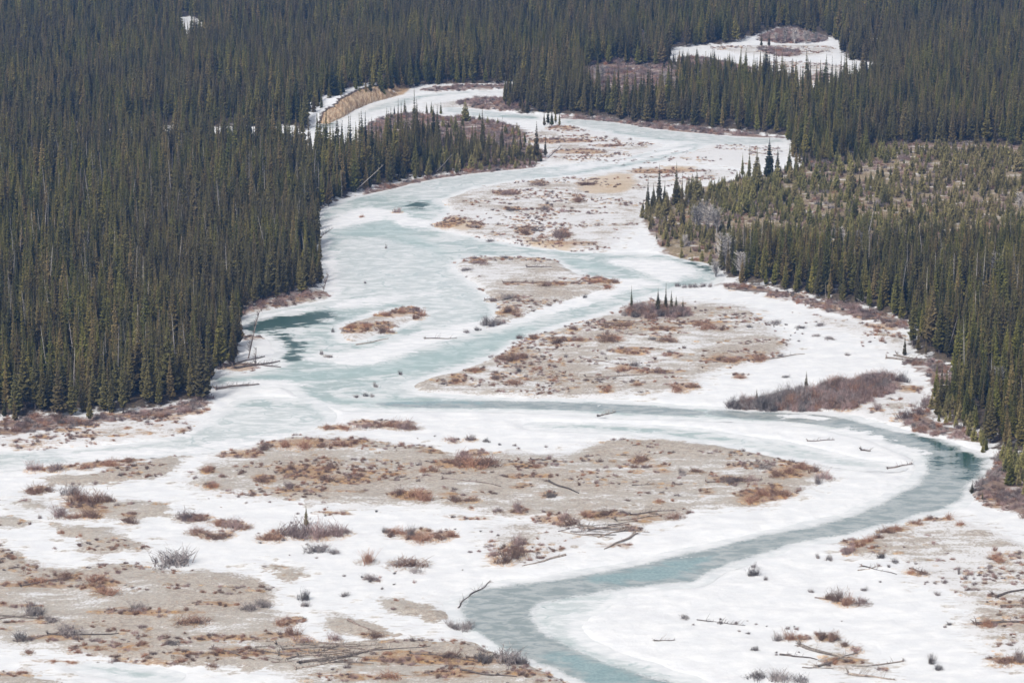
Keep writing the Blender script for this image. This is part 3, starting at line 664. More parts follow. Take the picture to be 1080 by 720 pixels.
_, qpy = to_px(tp[:, 0], tp[:, 1]); qpx, _ = to_px(tp[:, 0], tp[:, 1])
# the stand on the left bank point thins into smaller trees, the right corner trees are younger
th *= np.where((qpx > 440) & (qpx < 530) & (qpy > 155) & (qpy < 185), .72, 1.0); th *= np.where((qpx >= 530) & (qpx < 570) & (qpy > 162) & (qpy < 182), .5, 1.0)
th *= np.where((qpx > 700) & (qpx < 800) & (qpy > 64) & (qpy < 96), .42, 1.0); th *= np.where((qpx > 780) & (qpx < 925) & (qpy > 150) & (qpy < 196), np.clip(1.0 - (qpy - 150) / 70, .5, 1), 1.0); th *= np.where((qpx > 970) & (qpy > 415), .82, 1.0); th *= np.where((qpx > 740) & (qpy > 245), np.clip(.62 + (qpy - 250) / 180, .62, 1.0), 1.0)
th *= np.where((qpx > 340) & (qpx < 440) & (qpy > 155) & (qpy < 205), 1.08, 1.0)
th *= np.where((qpx > 540) & (qpx < 566) & (qpy > 108) & (qpy < 121), .8, 1.0)
th = np.clip(th, 5, 22)
# single trees seen on their own: x, y of the foot, height in pixels, label
SINGLES = [
 (16,446,27,'small dark spruce at the left frame edge before the left bank forest'),
 (5,441,24,'smallest spruce at the left frame edge, half hidden beside the forest'),
 (95,447,36,'slender young spruce standing alone in front of the left bank forest'),
 (76,440,62,'broad olive spruce in the front row behind red brush, tallest near left frame edge'),
 (63,441,60,'tall dark spruce just left of the broad olive one, lower left bank'),
 (130,438,66,'pointed olive spruce rising over the dry grass of the lower left bank'),
 (118,437,54,'shorter dark spruce beside the pointed olive one, lower left bank'),
 (213,424,84,'tallest spruce at the corner of the left forest above the ice'),
 (323,555,21,'tiny lone spruce poking out of the purple willow clump on the snow'),
 (666,332,29,'slim dark spruce at the left end of the small willow island'),
 (694,331,25,'spruce in the middle of the small willow island'),
 (702,330,29,'taller spruce right of the middle of the small willow island'),
 (708,331,22,'thin spruce near the right end of the small willow island'),
 (713,331,17,'short spruce at the right end of the small willow island'),
 (720,331,14,'lowest spruce on the small willow island, at its very right end'),
 (513,343,12,'small dark spruce at the lower tip of the gravel bar in mid river'),
 (850,419,26,'small dark spruce standing in the long reddish willow island'),
 (798,427,16,'tiny spruce near the left end of the long reddish willow island'),
 (987,424,42,'dark open spruce standing apart before the right forest corner'),
 (954,376,20,'small spruce by the log jam on the right bank'),
 (1025,520,14,'small dark spruce on the right bank below the dark pool'),
 (1036,528,9,'short brown young spruce on the right bank in pale brush'),
 (683,222,34,'leftmost tall spruce of the clump on the point across the upper bar'),
 (689,221,26,'shorter spruce second from left in the clump across the upper bar'),
 (695,222,46,'tall thin spruce in the middle of the clump across the upper bar'),
 (701,221,28,'low spruce between the two tallest of the clump across the upper bar'),
 (713,221,47,'tallest spruce of the clump across the upper bar'),
 (719,222,36,'rightmost spruce of the clump across the upper bar'),
 (727,214,20,'small spruce just right of the clump across the upper bar'),
 (783,188,26,'low spruce at the left of the dark clump by the upper right channel'),
 (790,189,34,'slim spruce in the left half of the dark clump by the upper right channel'),
 (798,189,32,'dark spruce before the broad one by the upper right channel'),
 (811,189,42,'broad tall spruce by the upper right channel'),
 (820,188,32,'spruce right of the broad tall one by the upper right channel'),
 (832,187,34,'rightmost dark spruce of the clump by the upper right channel'),
 (840,192,30,'spruce on the meadow edge right of the upper channel clump'),
 (566,168,38,'tallest spruce at the tip of the upper left point, beside a leaning log'),
 (575,167,24,'rightmost spruce at the tip of the upper left point'),
 (549,160,20,'spruce left of the tallest at the tip of the upper left point'),
 (542,160,24,'thin spruce third from the tip of the upper left point'),
 (524,162,14,'small spruce amid brush on the upper left point'),
 (509,162,46,'very tall lone spruce rising over the brush of the upper left point'),
 (498,160,24,'middling spruce left of the very tall one on the upper left point'),
 (420,138,32,'dark spruce before the snowy bend below the sandy bluff'),
 (427,122,16,'spruce standing on the snowy upper bend, right of the sandy bluff'),
 (416,122,10,'low spruce on the snowy upper bend, left of its taller neighbour'),
 (450,121,12,'leftmost of the small dark spruces on the upper willow flat'),
 (455,121,13,'second of the small dark spruces on the upper willow flat'),
 (465,121,13,'rightmost of the small dark spruces on the upper willow flat'),
 (574,133,14,'left olive spruce of the round islet before the far forest'),
 (582,134,19,'front olive spruce of the round islet before the far forest'),
 (590,133,17,'right olive spruce of the round islet before the far forest'),
 (578,131,18,'back olive spruce of the round islet before the far forest'),
 (586,131,18,'tallest back spruce of the round islet before the far forest'),
 (803,50,12,'left dark spruce on the far snowy clearing'),
 (811,50,13,'right dark spruce on the far snowy clearing'),
 (1003,222,22,'dark spruce standing in the young growth of the right meadow, near its snow patch'),
 (966,226,24,'dark spruce in the middle of the right meadow, with a low one beside it'),
 (940,222,18,'brownish spruce left of the dark one in the middle of the right meadow'),
]
sing = []
for (px, py, hp, lab) in SINGLES:
    x, y = P(px, py); sing.append((float(x), float(y), hp * mpp(py) / math.cos(R(14)), lab))
# keep the forest clear of the labelled singles
for (x, y, h, lab) in sing:
    k = ((tp[:, 0] - x) ** 2 + (tp[:, 1] - y) ** 2) > 2.2 ** 2
    tp, th, d_edge = tp[k], th[k], d_edge[k]
tz = height(tp[:, 0], tp[:, 1])
TPX, TPY = to_px(tp[:, 0], tp[:, 1], tz)
inview = (TPX > 2) & (TPX < 1078) & (TPY < 735)
size = th / np.hypot(tp[:, 1], H) * inview
n_ind = 300 - len(sing)
order = np.argsort(-size); indiv = np.zeros(len(tp), bool); indiv[order[:n_ind]] = True

def copy_tree(root, name, proto, mats, loc, rz, sc):
    """proto = (height, crown mesh, trunk mesh)"""
def place_tree(name, proto, names, mats, x, y, z, h, wide=1.0, rz=None, tilt=None, label=None, cat=None, group=None):
    r = bpy.data.objects.new(name, None); C.objects.link(r); r.empty_display_size = .5
    s = h / proto[0]; r.location = (x, y, z); r.scale = (s * wide, s * wide, s)
    r.rotation_euler = (tilt[0] if tilt else 0, tilt[1] if tilt else 0, rng.uniform(0, 6.28) if rz is None else rz)
    for nm, me, mt in zip(names, proto[1:], mats): obj(nm, me, mt, r)
    return tag(r, label, cat, group)
SPN, SPM = ('crown', 'trunk'), (M['spruce'], M['bark'])
firsts = {}
for i, (x, y, h, lab) in enumerate(sing):
    pr = SPR[i % len(SPR)] if h > 7 else YNG[1]
    mats = SPM if h > 7 or 'dark' in lab else (M['young'], M['bark'])
    wide = 1.0 if h > 10 else (1.15 if h > 7 else .8)
    if 'broad' in lab: wide *= 1.35
    if 'thin' in lab or 'slim' in lab or 'slender' in lab: wide *= .8
    o = place_tree('spruce_tree', pr, SPN, SPM, x, y, float(height(x, y)[0]) - .1, h, wide, label=lab, cat='spruce tree', group='spruces standing where they can be told apart')
# the forest trees that show largest, each its own thing
def stand(px, py):
    if px < 300: return 'left'
    return 'right'
ORD = ['first','second','third','fourth','fifth','sixth','seventh','eighth','ninth','tenth','eleventh','twelfth','thirteenth','fourteenth','fifteenth','sixteenth','seventeenth',
 'eighteenth','nineteenth','twentieth']
ids = np.where(indiv)[0]
def rows(idx, key_depth, key_x, per=19):
    """sort things into rows front to back, then left to right: gives each a row and a place in it"""
    idx = sorted(idx, key=lambda i: key_depth[i]); nr = max(1, math.ceil(len(idx) / per)); per = math.ceil(len(idx) / nr); out = {}
    for r in range(nr):
        for k, i in enumerate(sorted(idx[r * per:(r + 1) * per], key=lambda i: key_x[i])): out[i] = (r, k)
    return out
WID = {}
for s in ('left', 'right'):
    rk = rows([i for i in ids if stand(TPX[i], TPY[i]) == s], tp[:, 1], TPX)
    for i, (r_, k_) in rk.items():
        tall = 'tall' if th[i] > 16.5 else ('low' if th[i] < 11 else 'middling'); wide = rng.uniform(.85, 1.2); look = 'broad' if wide > 1.08 else ('narrow' if wide < .95 else 'pointed')
        lab = '%s %s spruce, %s from left in %s row of the %s bank forest' % (tall, look, ORD[k_], ORD[r_], s)
        pr = SPR[int(rng.integers(len(SPR)))]
        o = place_tree('spruce_tree', pr, SPN, SPM, tp[i, 0], tp[i, 1], tz[i] - .1, th[i], wide * 1.12 * (15 / th[i]) ** .3, label=lab, cat='spruce tree', group='spruces of the %s bank forest' % s)

# ------------------------------------------------------------------ stuff: instances on points through geometry nodes
def instancer(name, pts, rot, scl, idx, groups, label, cat):
    """groups: list of lists of objects whose meshes make one kind; the objects are real plants standing in the scene"""
    me = bpy.data.meshes.new(name); me.vertices.add(len(pts)); me.vertices.foreach_set('co', np.asarray(pts, np.float32).ravel())
    for nm, v, t in (('rot', rot, 'FLOAT_VECTOR'), ('scl', scl, 'FLOAT_VECTOR'), ('idx', idx, 'INT')):
        a = me.attributes.new(nm, t, 'POINT')
        if t == 'INT': a.data.foreach_set('value', np.asarray(v, np.int32))
        else: a.data.foreach_set('vector', np.asarray(v, np.float32).ravel())
    o = bpy.data.objects.new(name, me); C.objects.link(o)
    ng = bpy.data.node_groups.new(name, 'GeometryNodeTree')
    ng.interface.new_socket('Geometry', in_out='INPUT', socket_type='NodeSocketGeometry'); ng.interface.new_socket('Geometry', in_out='OUTPUT', socket_type='NodeSocketGeometry')
    n = ng.nodes; L = ng.links.new
    gi, go = n.new('NodeGroupInput'), n.new('NodeGroupOutput')
    iop = n.new('GeometryNodeInstanceOnPoints'); iop.inputs['Pick Instance'].default_value = True
    L(gi.outputs[0], iop.inputs['Points'])
    jt = n.new('GeometryNodeJoinGeometry')
    for g in reversed(groups):
        j = n.new('GeometryNodeJoinGeometry')
        for ob in g:
            oi = n.new('GeometryNodeObjectInfo'); oi.transform_space = 'ORIGINAL'; oi.inputs['Object'].default_value = ob
            L(oi.outputs['Geometry'], j.inputs[0])
        ti = n.new('GeometryNodeGeometryToInstance'); L(j.outputs[0], ti.inputs[0]); L(ti.outputs[0], jt.inputs[0])
    L(jt.outputs[0], iop.inputs['Instance'])
    for nm, sock, dt in (('idx', 'Instance Index', 'INT'), ('rot', 'Rotation', 'FLOAT_VECTOR'), ('scl', 'Scale', 'FLOAT_VECTOR')):
        a = n.new('GeometryNodeInputNamedAttribute'); a.data_type = dt; a.inputs['Name'].default_value = nm
        src = a.outputs['Attribute']
        if sock == 'Rotation':
            e = n.new('FunctionNodeEulerToRotation'); L(src, e.inputs[0]); src = e.outputs[0]
        L(src, iop.inputs[sock])
    L(iop.outputs[0], go.inputs[0])
    md = o.modifiers.new('instances', 'NODES'); md.node_group = ng
    return tag(o, label, cat, kind='stuff')
def protos_of(names, group):      # find child objects for each distinct first mesh
    seen = {}
    for o in C.objects:
        if o.parent is not None and o.data is not None and o.data in group: seen.setdefault(o.data.name, o)
    return seen
byme = {}
for o in list(C.objects):
    if o.type == 'MESH' and o.parent is not None and o.data.name not in byme: byme[o.data.name] = o
grp = []; hts = []
for pr in SPR:
    if pr[1].name in byme: grp.append([byme[pr[1].name], byme[pr[2].name]]); hts.append(pr[0])
rest = ~indiv; n = rest.sum(); ix = rng.integers(0, len(grp), n); hts = np.array(hts)
s_ = th[rest] / hts[ix]; wd = rng.uniform(.85, 1.2, n)
scl = np.stack([s_ * wd, s_ * wd, s_], 1)
rot = np.stack([rng.normal(0, .02, n), rng.normal(0, .02, n), rng.uniform(0, 6.28, n)], 1)
pts = np.stack([tp[rest, 0], tp[rest, 1], tz[rest] - .15], 1)
instancer('spruce_forest', pts, rot, scl, ix, grp, 'dense dark spruce forest covering the valley sides and distance', 'forest')
print('forest instances', n)

# ------------------------------------------------------------------ young conifers on the right meadow, plus a few on the left point
x, y = cull(*scatter(0, 420, 780, 1400, 2.7))
k = inside(YOUNG, x, y) & (union(YCLEAR, x, y, .5) < 0) & (union(FOREST, x, y, .5) < 0)
k &= (fbm(x, y, 22, 8) + rng.normal(0, .13, x.shape)) > .42
yx, yy = x[k], y[k]
x, y = cull(*scatter(-200, 60, 900, 1250, 2.8)); pxx, pyy = to_px(x, y)
k = inside(wpoly([(400,198),(440,189),(500,182),(570,176),(572,168),(540,166),(500,166),(440,168)]), x, y) & (rng.random(x.shape) > .3)
yx = np.concatenate([yx, x[k]]); yy = np.concatenate([yy, y[k]])
x, y = cull(*scatter(60, 200, 600, 760, 2.4))
k = inside(wpoly([(985,425),(1010,430),(1045,465),(1046,486),(1100,490),(1100,540),(1065,520),(1044,480),(1000,452),(975,440)]), x, y) & (rng.random(x.shape) > .35)
yx = np.concatenate([yx, x[k]]); yy = np.concatenate([yy, y[k]])
x, y = cull(*scatter(-200, 60, 900, 1500, 7.0))
k = inside(wpoly([(375,150),(400,126),(430,122),(470,125),(540,133),(560,142),(572,170),(530,178),(480,170),(440,158)]), x, y) & (rng.random(x.shape) > .45)
yx = np.concatenate([yx, x[k]]); yy = np.concatenate([yy, y[k]])
yh = 1.8 + fbm(yx, yy, 30, 9) * 3.4 + rng.normal(0, .9, len(yx)) + (rng.random(len(yx)) > .93) * 4; yh = np.clip(yh, 1.5, 11)
yz = height(yx, yy); ypx, ypy = to_px(yx, yy, yz)
size = yh / np.hypot(yy, H) * ((ypx > 2) & (ypx < 1078))
o_ = np.argsort(-size); yi = np.zeros(len(yx), bool); yi[o_[:min(290, len(yx))]] = True
yids = np.where(yi)[0]
yc = {'at the right bank corner': [i for i in yids if ypx[i] > 930 and ypy[i] > 400], 'on the upper left point': [i for i in yids if ypx[i] < 620]}
yc['on the right meadow'] = [i for i in yids if i not in set(sum(yc.values(), []))]
for zone, idx in yc.items():
    for i, (r_, k_) in rows(idx, yy, ypx).items():
        lab = '%s olive young conifer, %s from left in %s row %s' % ('taller' if yh[i] > 5.5 else ('tiny' if yh[i] < 3.2 else 'bushy'), ORD[k_], ORD[r_], zone)
        place_tree('young_conifer', YNG[int(rng.integers(4))], SPN, (M['young'], M['bark']), yx[i], yy[i], yz[i] - .1, yh[i], rng.uniform(.8, 1.2), label=lab, cat='young conifer', group='young conifers ' + zone)
byme = {}
for o in list(C.objects):
    if o.type == 'MESH' and o.parent is not None and o.data.name not in byme: byme[o.data.name] = o
gy = [[byme[p[1].name], byme[p[2].name]] for p in YNG if p[1].name in byme]; yht = np.array([p[0] for p in YNG if p[1].name in byme])
r_ = ~yi; n = r_.sum(); print('young rest', n)
if n:
    ix = rng.integers(0, len(gy), n); s_ = yh[r_] / yht[ix]
    instancer('young_conifer_growth', np.stack([yx[r_], yy[r_], yz[r_] - .1], 1), np.stack([np.zeros(n), np.zeros(n), rng.uniform(0, 6.28, n)], 1),
          np.stack([s_, s_, s_], 1), ix, gy, 'olive young conifers growing thickly over the far part of the right meadow', 'young growth')

# ------------------------------------------------------------------ dead snags and bare aspens
sn = []
cand = np.where((TPX > 0) & (TPX < 1080) & (TPY < 440) & (TPY > 120))[0]; cand = rng.permutation(cand)[:360]
for c in cand:
    sn.append((tp[c, 0] + rng.uniform(-1.5, 1.5), tp[c, 1] + rng.uniform(-1.5, 1.5), th[c] * rng.uniform(.85, 1.1)))
sn = np.array(sn); snx, sny = to_px(sn[:, 0], sn[:, 1])
for side, idx in (('left bank forest', np.where((snx < 420) & (sny > 180))[0]), ('right bank forest', np.where((snx > 700) & (sny > 200))[0])):
    for i, (r_, k_) in rows(list(idx), sn[:, 1], snx, 12).items():
        x, y, h = sn[i]; lab = '%s grey dead tree, %s from left in %s dead row, %s' % ('tall' if h > 14 else 'short', ORD[k_], ORD[r_], side)
        place_tree('dead_tree', SNAG[int(rng.integers(3))], ('branches', 'trunk'), (M['dead'], M['dead']), x, y, float(height(x, y)[0]) - .1, h, 1.0,
            tilt=(rng.normal(0, .07), rng.normal(0, .07)), label=lab, cat='dead tree', group='dead trees in the ' + side)
for (px, py, hp, lab) in [(765,284,38,'large round pale leafless aspen at the shore before the right forest'),(781,296,28,'pale leafless aspen right of the large round one on the right shore'),
   (755,292,22,'small pale leafless aspen at the water edge, left below the large round one'),(735,245,28,'leftmost pale leafless aspen of the group above the right point'),
   (746,246,30,'tallest pale leafless aspen of the group above the right point'),(756,248,28,'rightmost pale leafless aspen of the group above the right point'),
   (741,236,24,'back pale leafless aspen of the group above the right point'),(722,262,14,'low leafless aspen at the tip of the right point'),
   (888,268,26,'pale leafless aspen in a gap of the right forest'),(907,272,26,'pale leafless aspen beside a forest gap, right of its twin'),
   (1050,300,30,'pale leafless aspen high in the right forest near the frame edge'),(1052,420,30,'pale leafless aspen low in the right forest near the frame edge'),
   (1075,225,20,'pale leafless aspen at the right frame edge of the meadow'),(630,92,18,'left pale aspen by the far willow opening'),(633,90,20,'taller pale aspen by the far willow opening'),
   (701,92,16,'right pale aspen by the far willow opening'),(838,47,18,'tallest pale aspen behind the far snowy clearing'),(828,46,14,'left pale aspen behind the far snowy clearing'),
   (850,47,15,'right pale aspen behind the far snowy clearing'),(860,46,12,'low pale aspen behind the far snowy clearing'),(818,45,10,'small left pale aspen behind the far snowy clearing')]:
    x, y = P(px, py); h = hp * mpp(py)
    place_tree('aspen_tree', ASP[int(rng.integers(3))], ('twigs', 'trunk'), (M['aspen'], M['aspen']), float(x), float(y), float(height(x, y)[0]), h * 1.2, 1.45, label=lab, cat='bare tree', group='pale leafless aspens')

# ------------------------------------------------------------------ shrubs
# x, y of the foot, width in pixels, height in pixels, kind
Z1 = [ # zone name, list
 ('on the lower left gravel bar', [(187,597,44,18,'grey'),(72,611,17,7,'russet'),(100,616,20,8,'russet'),(114,630,26,9,'russet'),(143,645,22,9,'grey'),(36,651,24,13,'grey'),(50,657,20,7,'grey'),
   (78,670,28,13,'grey'),(22,679,24,12,'grey'),(202,658,34,8,'russet'),(183,680,16,5,'grey'),(263,646,22,9,'grey'),(277,640,16,10,'grey'),(38,616,26,6,'russet')]),
 ('by the bottom driftwood', [(353,677,14,10,'purple'),(308,672,16,12,'russet'),(295,662,12,8,'russet'),(395,672,20,5,'russet'),(477,662,18,7,'grey'),(494,664,20,9,'grey'),
   (505,700,26,12,'grey'),(528,700,34,16,'grey'),(550,702,20,9,'grey'),(476,708,9,9,'russet'),(478,696,26,7,'russet'),(412,718,28,6,'russet'),(320,680,22,7,'purple'),(224,705,14,5,'russet'),(192,700,16,5,'russet'),(30,690,14,5,'russet')]),
 ('on the snow right of the lower left bar', [(318,634,14,13,'grey'),(322,640,14,6,'grey'),(387,594,20,12,'russet'),(392,613,13,9,'purple'),(430,597,30,11,'russet'),(436,605,18,5,'grey'),
   (364,630,11,5,'grey'),(336,583,24,9,'grey'),(352,585,16,5,'grey')]),
 ('in the willow clump on the lower left snow', [(305,565,26,16,'purple'),(320,566,28,19,'purple'),(335,567,28,19,'purple'),(350,566,26,15,'purple'),(362,564,18,10,'purple')]),
 ('in the strip below the middle gravel bar', [(285,571,22,9,'russet'),(408,562,10,6,'grey'),(418,564,24,7,'russet'),(433,567,14,13,'grey'),(447,571,26,9,'russet'),(464,570,20,8,'russet'),(476,567,14,8,'russet'),
   (542,590,24,11,'russet'),(530,595,24,10,'russet'),(547,577,18,12,'purple'),(520,588,12,8,'purple')]),
 ('on the big middle gravel bar', [(220,500,15,7,'russet'),(224,517,17,6,'russet'),(490,488,18,13,'purple'),(500,494,30,9,'russet'),(515,494,20,11,'russet'),(478,492,24,6,'russet'),(447,500,10,6,'russet'),(458,500,10,8,'russet'),
   (447,530,22,13,'russet'),(436,526,28,9,'russet'),(420,524,16,8,'russet'),(480,532,22,8,'russet'),(498,531,14,5,'russet'),(348,497,12,8,'russet'),(307,497,10,8,'russet'),(380,505,10,4,'russet'),(345,510,20,8,'russet'),
   (276,510,14,7,'russet'),(305,517,12,8,'purple'),(547,541,14,13,'purple'),(525,541,10,6,'purple'),(595,550,16,12,'purple'),(602,556,20,8,'russet'),(620,548,16,8,'russet'),(640,546,20,6,'russet'),(580,527,16,7,'grey'),
   (678,489,22,7,'russet'),(670,496,10,6,'russet'),(717,501,10,6,'grey'),(722,503,10,5,'grey'),(735,500,14,5,'russet'),(770,511,26,7,'purple'),(790,509,18,5,'purple'),(805,495,18,5,'grey'),(695,533,10,4,'russet'),
   (712,548,14,6,'russet')]),
 ('at the right end of the middle gravel bar', [(833,501,20,8,'russet'),(845,498,16,8,'russet'),(858,500,14,8,'russet'),(870,506,16,12,'purple'),(862,511,12,9,'grey'),(820,505,16,7,'russet'),(805,526,18,8,'russet'),(822,524,20,8,'russet'),(790,532,16,7,'russet')]),
 ('on the left gravel bars', [(37,498,20,11,'purple'),(60,497,22,9,'purple'),(90,495,16,6,'russet'),(115,493,14,8,'russet'),(135,488,16,5,'russet'),(35,521,22,12,'russet'),(50,519,14,6,'russet'),(70,523,24,13,'grey'),
   (82,530,24,12,'russet'),(100,532,24,13,'russet'),(115,531,16,8,'russet'),(62,546,18,12,'purple'),(94,546,20,12,'russet'),(75,548,16,7,'russet'),(137,553,16,10,'russet'),(42,549,6,5,'grey'),(195,549,22,11,'purple'),
   (210,551,20,6,'russet'),(246,557,26,11,'purple'),(232,555,20,7,'russet'),(260,558,12,5,'russet'),(207,564,16,7,'russet'),(225,568,24,7,'russet'),(240,567,14,4,'russet')]),
 ('on the brown bars beyond the middle bar', [(415,452,16,9,'russet'),(425,453,18,10,'purple'),(435,453,14,7,'russet'),(400,451,16,6,'russet'),(385,452,18,6,'purple'),(365,453,18,5,'russet'),(345,453,12,5,'russet'),
   (280,476,20,6,'russet'),(300,474,18,8,'russet'),(320,475,24,8,'russet'),(340,473,20,6,'russet'),(360,473,20,6,'russet'),(375,470,14,5,'russet'),(476,467,14,5,'purple'),(496,466,12,6,'purple'),(515,467,10,4,'grey')]),
 ('on the large striped bar', [(655,346,20,5,'russet'),(640,347,10,4,'russet'),(640,362,16,9,'russet'),(650,360,14,4,'russet'),(702,362,18,5,'russet'),(695,349,16,5,'russet'),(746,349,16,7,'russet'),(762,350,9,5,'russet'),
   (740,344,18,4,'russet'),(792,348,8,4,'grey'),(757,383,10,5,'russet'),(770,384,14,5,'russet'),(801,382,12,6,'russet'),(824,378,8,4,'grey'),(668,374,12,4,'russet'),(655,393,14,6,'russet'),(670,388,14,6,'grey'),(695,395,18,3,'russet'),
   (715,413,18,8,'russet'),(730,410,16,6,'russet'),(672,409,10,4,'russet'),(640,415,12,6,'russet'),(780,400,12,4,'russet'),(540,382,18,7,'russet'),(530,381,12,5,'russet'),(548,357,8,5,'russet'),(562,360,10,6,'russet'),
   (590,363,20,6,'russet'),(610,361,14,5,'russet'),(547,394,8,6,'grey'),(523,402,10,5,'purple'),(543,408,14,6,'russet'),(480,404,12,5,'russet'),(500,394,12,5,'russet'),(550,379,16,6,'russet'),(572,378,8,3,'grey'),(597,379,6,4,'grey'),
   (635,376,6,4,'grey'),(688,361,10,4,'grey'),(705,374,10,3,'grey'),(605,350,12,5,'russet')]),
 ('on the narrow upper mid river bar', [(507,280,18,5,'purple'),(493,287,14,4,'grey'),(533,274,14,3,'grey'),(534,331,16,8,'russet'),(545,334,14,6,'russet'),(518,344,16,9,'grey'),(512,343,10,11,'grey'),(525,342,14,7,'grey'),(492,351,7,4,'grey'),
   (505,348,8,4,'grey'),(535,317,22,5,'grey'),(520,318,12,5,'purple'),(630,300,20,5,'russet'),(647,298,12,5,'russet'),(640,304,14,4,'russet'),(617,314,6,4,'grey'),(590,302,14,4,'russet'),(575,303,20,4,'russet')]),
 ('on the small grassy left bar', [(370,348,14,6,'russet'),(385,348,12,5,'russet'),(405,350,16,7,'russet'),(412,351,10,5,'purple'),(440,336,14,6,'russet'),(447,333,10,7,'russet'),(425,332,14,5,'russet'),(405,334,12,5,'russet'),(339,374,5,6,'grey'),(345,377,10,3,'grey')]),
 ('on the pale upper bar', [(535,207,20,5,'purple'),(567,197,16,5,'purple'),(575,223,12,6,'grey'),(577,217,5,4,'grey'),(594,225,9,4,'purple'),(502,242,13,4,'grey'),(555,249,12,7,'russet'),(590,252,16,9,'purple'),(597,250,12,7,'russet'),
   (568,245,14,4,'grey'),(610,214,14,8,'russet'),(620,197,14,4,'russet'),(572,253,10,4,'russet'),(542,224,14,3,'grey'),(565,256,8,3,'grey'),(518,255,10,4,'grey')]),
 ('on the snow of the lower right', [(795,608,14,10,'grey'),(796,599,7,5,'grey'),(808,613,5,5,'grey'),(720,653,12,5,'grey'),(795,688,9,5,'grey'),(882,635,18,13,'russet'),(895,638,22,12,'russet'),(908,639,18,8,'purple'),(872,633,12,6,'russet'),
   (820,676,14,9,'grey'),(832,674,18,12,'russet'),(845,675,12,5,'russet'),(868,675,14,9,'russet'),(877,676,16,12,'russet'),(862,590,6,6,'grey'),(875,591,10,6,'grey'),(913,624,8,4,'grey'),(855,626,6,4,'grey'),(890,682,14,6,'russet'),
   (902,687,14,6,'purple'),(982,700,12,10,'grey'),(990,706,12,7,'grey'),(800,716,24,8,'grey'),(820,718,30,12,'grey'),(840,720,22,9,'grey'),(930,591,9,8,'grey'),(942,595,10,5,'grey'),(1001,660,8,3,'grey'),(988,629,9,4,'grey')]),
 ('on the right gravel bar', [(893,586,10,10,'purple'),(898,583,12,12,'purple'),(905,578,14,9,'russet'),(915,573,14,8,'russet'),(925,569,12,7,'russet'),(935,563,14,7,'russet'),(945,560,12,6,'russet'),(965,555,12,5,'russet'),
   (980,549,10,5,'russet'),(1000,550,10,7,'russet'),(1012,556,10,5,'russet'),(1052,594,20,8,'russet'),(1049,583,5,6,'russet'),(1011,608,4,9,'grey'),(962,606,16,4,'russet'),(972,608,14,4,'russet'),(1040,663,16,8,'russet'),(1060,700,24,8,'russet'),(1076,700,14,14,'purple')]),
 ('near the long willow island', [(925,434,12,9,'purple'),(893,432,20,10,'purple'),(900,431,14,10,'russet'),(957,443,16,12,'purple'),(968,440,14,14,'purple'),(920,437,5,3,'grey'),(845,347,12,3,'grey'),(865,344,14,3,'grey'),(925,352,8,6,'russet'),
   (930,362,8,7,'russet'),(820,343,16,4,'grey'),(860,356,10,3,'grey'),(875,358,14,3,'grey'),(893,376,8,3,'grey'),(830,400,10,3,'grey')]),
 ('in the right channel ice', [(714,302,6,5,'grey'),(721,303,7,5,'grey'),(728,303,7,5,'grey'),(735,303,7,5,'grey'),(742,303,7,5,'grey'),(749,304,6,5,'grey')]),
 ('in the middle channel ice', [(395,408,6,6,'grey'),(422,395,5,5,'grey'),(376,419,8,3,'grey'),(386,418,8,5,'grey'),(393,418,6,4,'grey'),(385,299,4,3,'grey'),(352,350,4,5,'grey'),(407,262,3,6,'grey'),(382,229,8,3,'russet'),(419,224,10,6,'purple')]),
]
KW = {'russet': 'russet willow shrub', 'purple': 'purplish willow shrub', 'grey': 'grey bare shrub'}
tot = 0; protoS = {}
for zone, lst in Z1:
    lst = sorted(lst, key=lambda e: e[0])
    byk = {}
    for e in lst: byk.setdefault(e[4], []).append(e)
    for kd, es in byk.items():
        for j, (px, py, wp, hp, _) in enumerate(es):
            tot += 1
            x, y = P(px, py); m = mpp(py)
            nm = '%s %s' % (KW[kd], zone)
            if len(es) == 1: lab = 'the only ' + nm
            else:
                big = max(range(len(es)), key=lambda q: es[q][2] * es[q][3])
                o_txt = 'leftmost' if j == 0 else ('rightmost' if j == len(es) - 1 else (ORD[j] + ' from left' if j < len(ORD) else ''))
                if not o_txt: o_txt = ORD[len(es) - 1 - j] + ' from right'
                lab = ('largest ' if j == big else ('low ' if hp < 6 else '')) + nm + ', ' + o_txt
            rt = bpy.data.objects.new('willow_shrub' if kd != 'grey' else 'bare_shrub', None); C.objects.link(rt)
            rt.location = (float(x), float(y), float(max(height(x, y)[0], 0)) - .02)
            rt.rotation_euler.z = rng.uniform(0, 6.28)
            wm_, hm = wp * m, hp * m / math.cos(R(14))
            me = SHR[kd][int(rng.integers(4))]
            s = obj('stems', me, M[kd], rt); rt.scale = (wm_ / 2.35, wm_ / 2.35 * rng.uniform(.8, 1.4), max(hm * 1.25, .6) / 1.45)
            protoS.setdefault(me.name, s)
            if kd != 'grey' and wp > 9:
                t_ = TUFT[int(rng.integers(3))]; s = obj('grass_tuft', t_, M['straw'], rt, sc=(1.25, 1.25, .8 * 1.45 / max(hm, .5)))
                protoS.setdefault(t_.name, s)
            tag(rt, lab, 'shrub', 'shrubs ' + zone)
print('shrubs', tot)

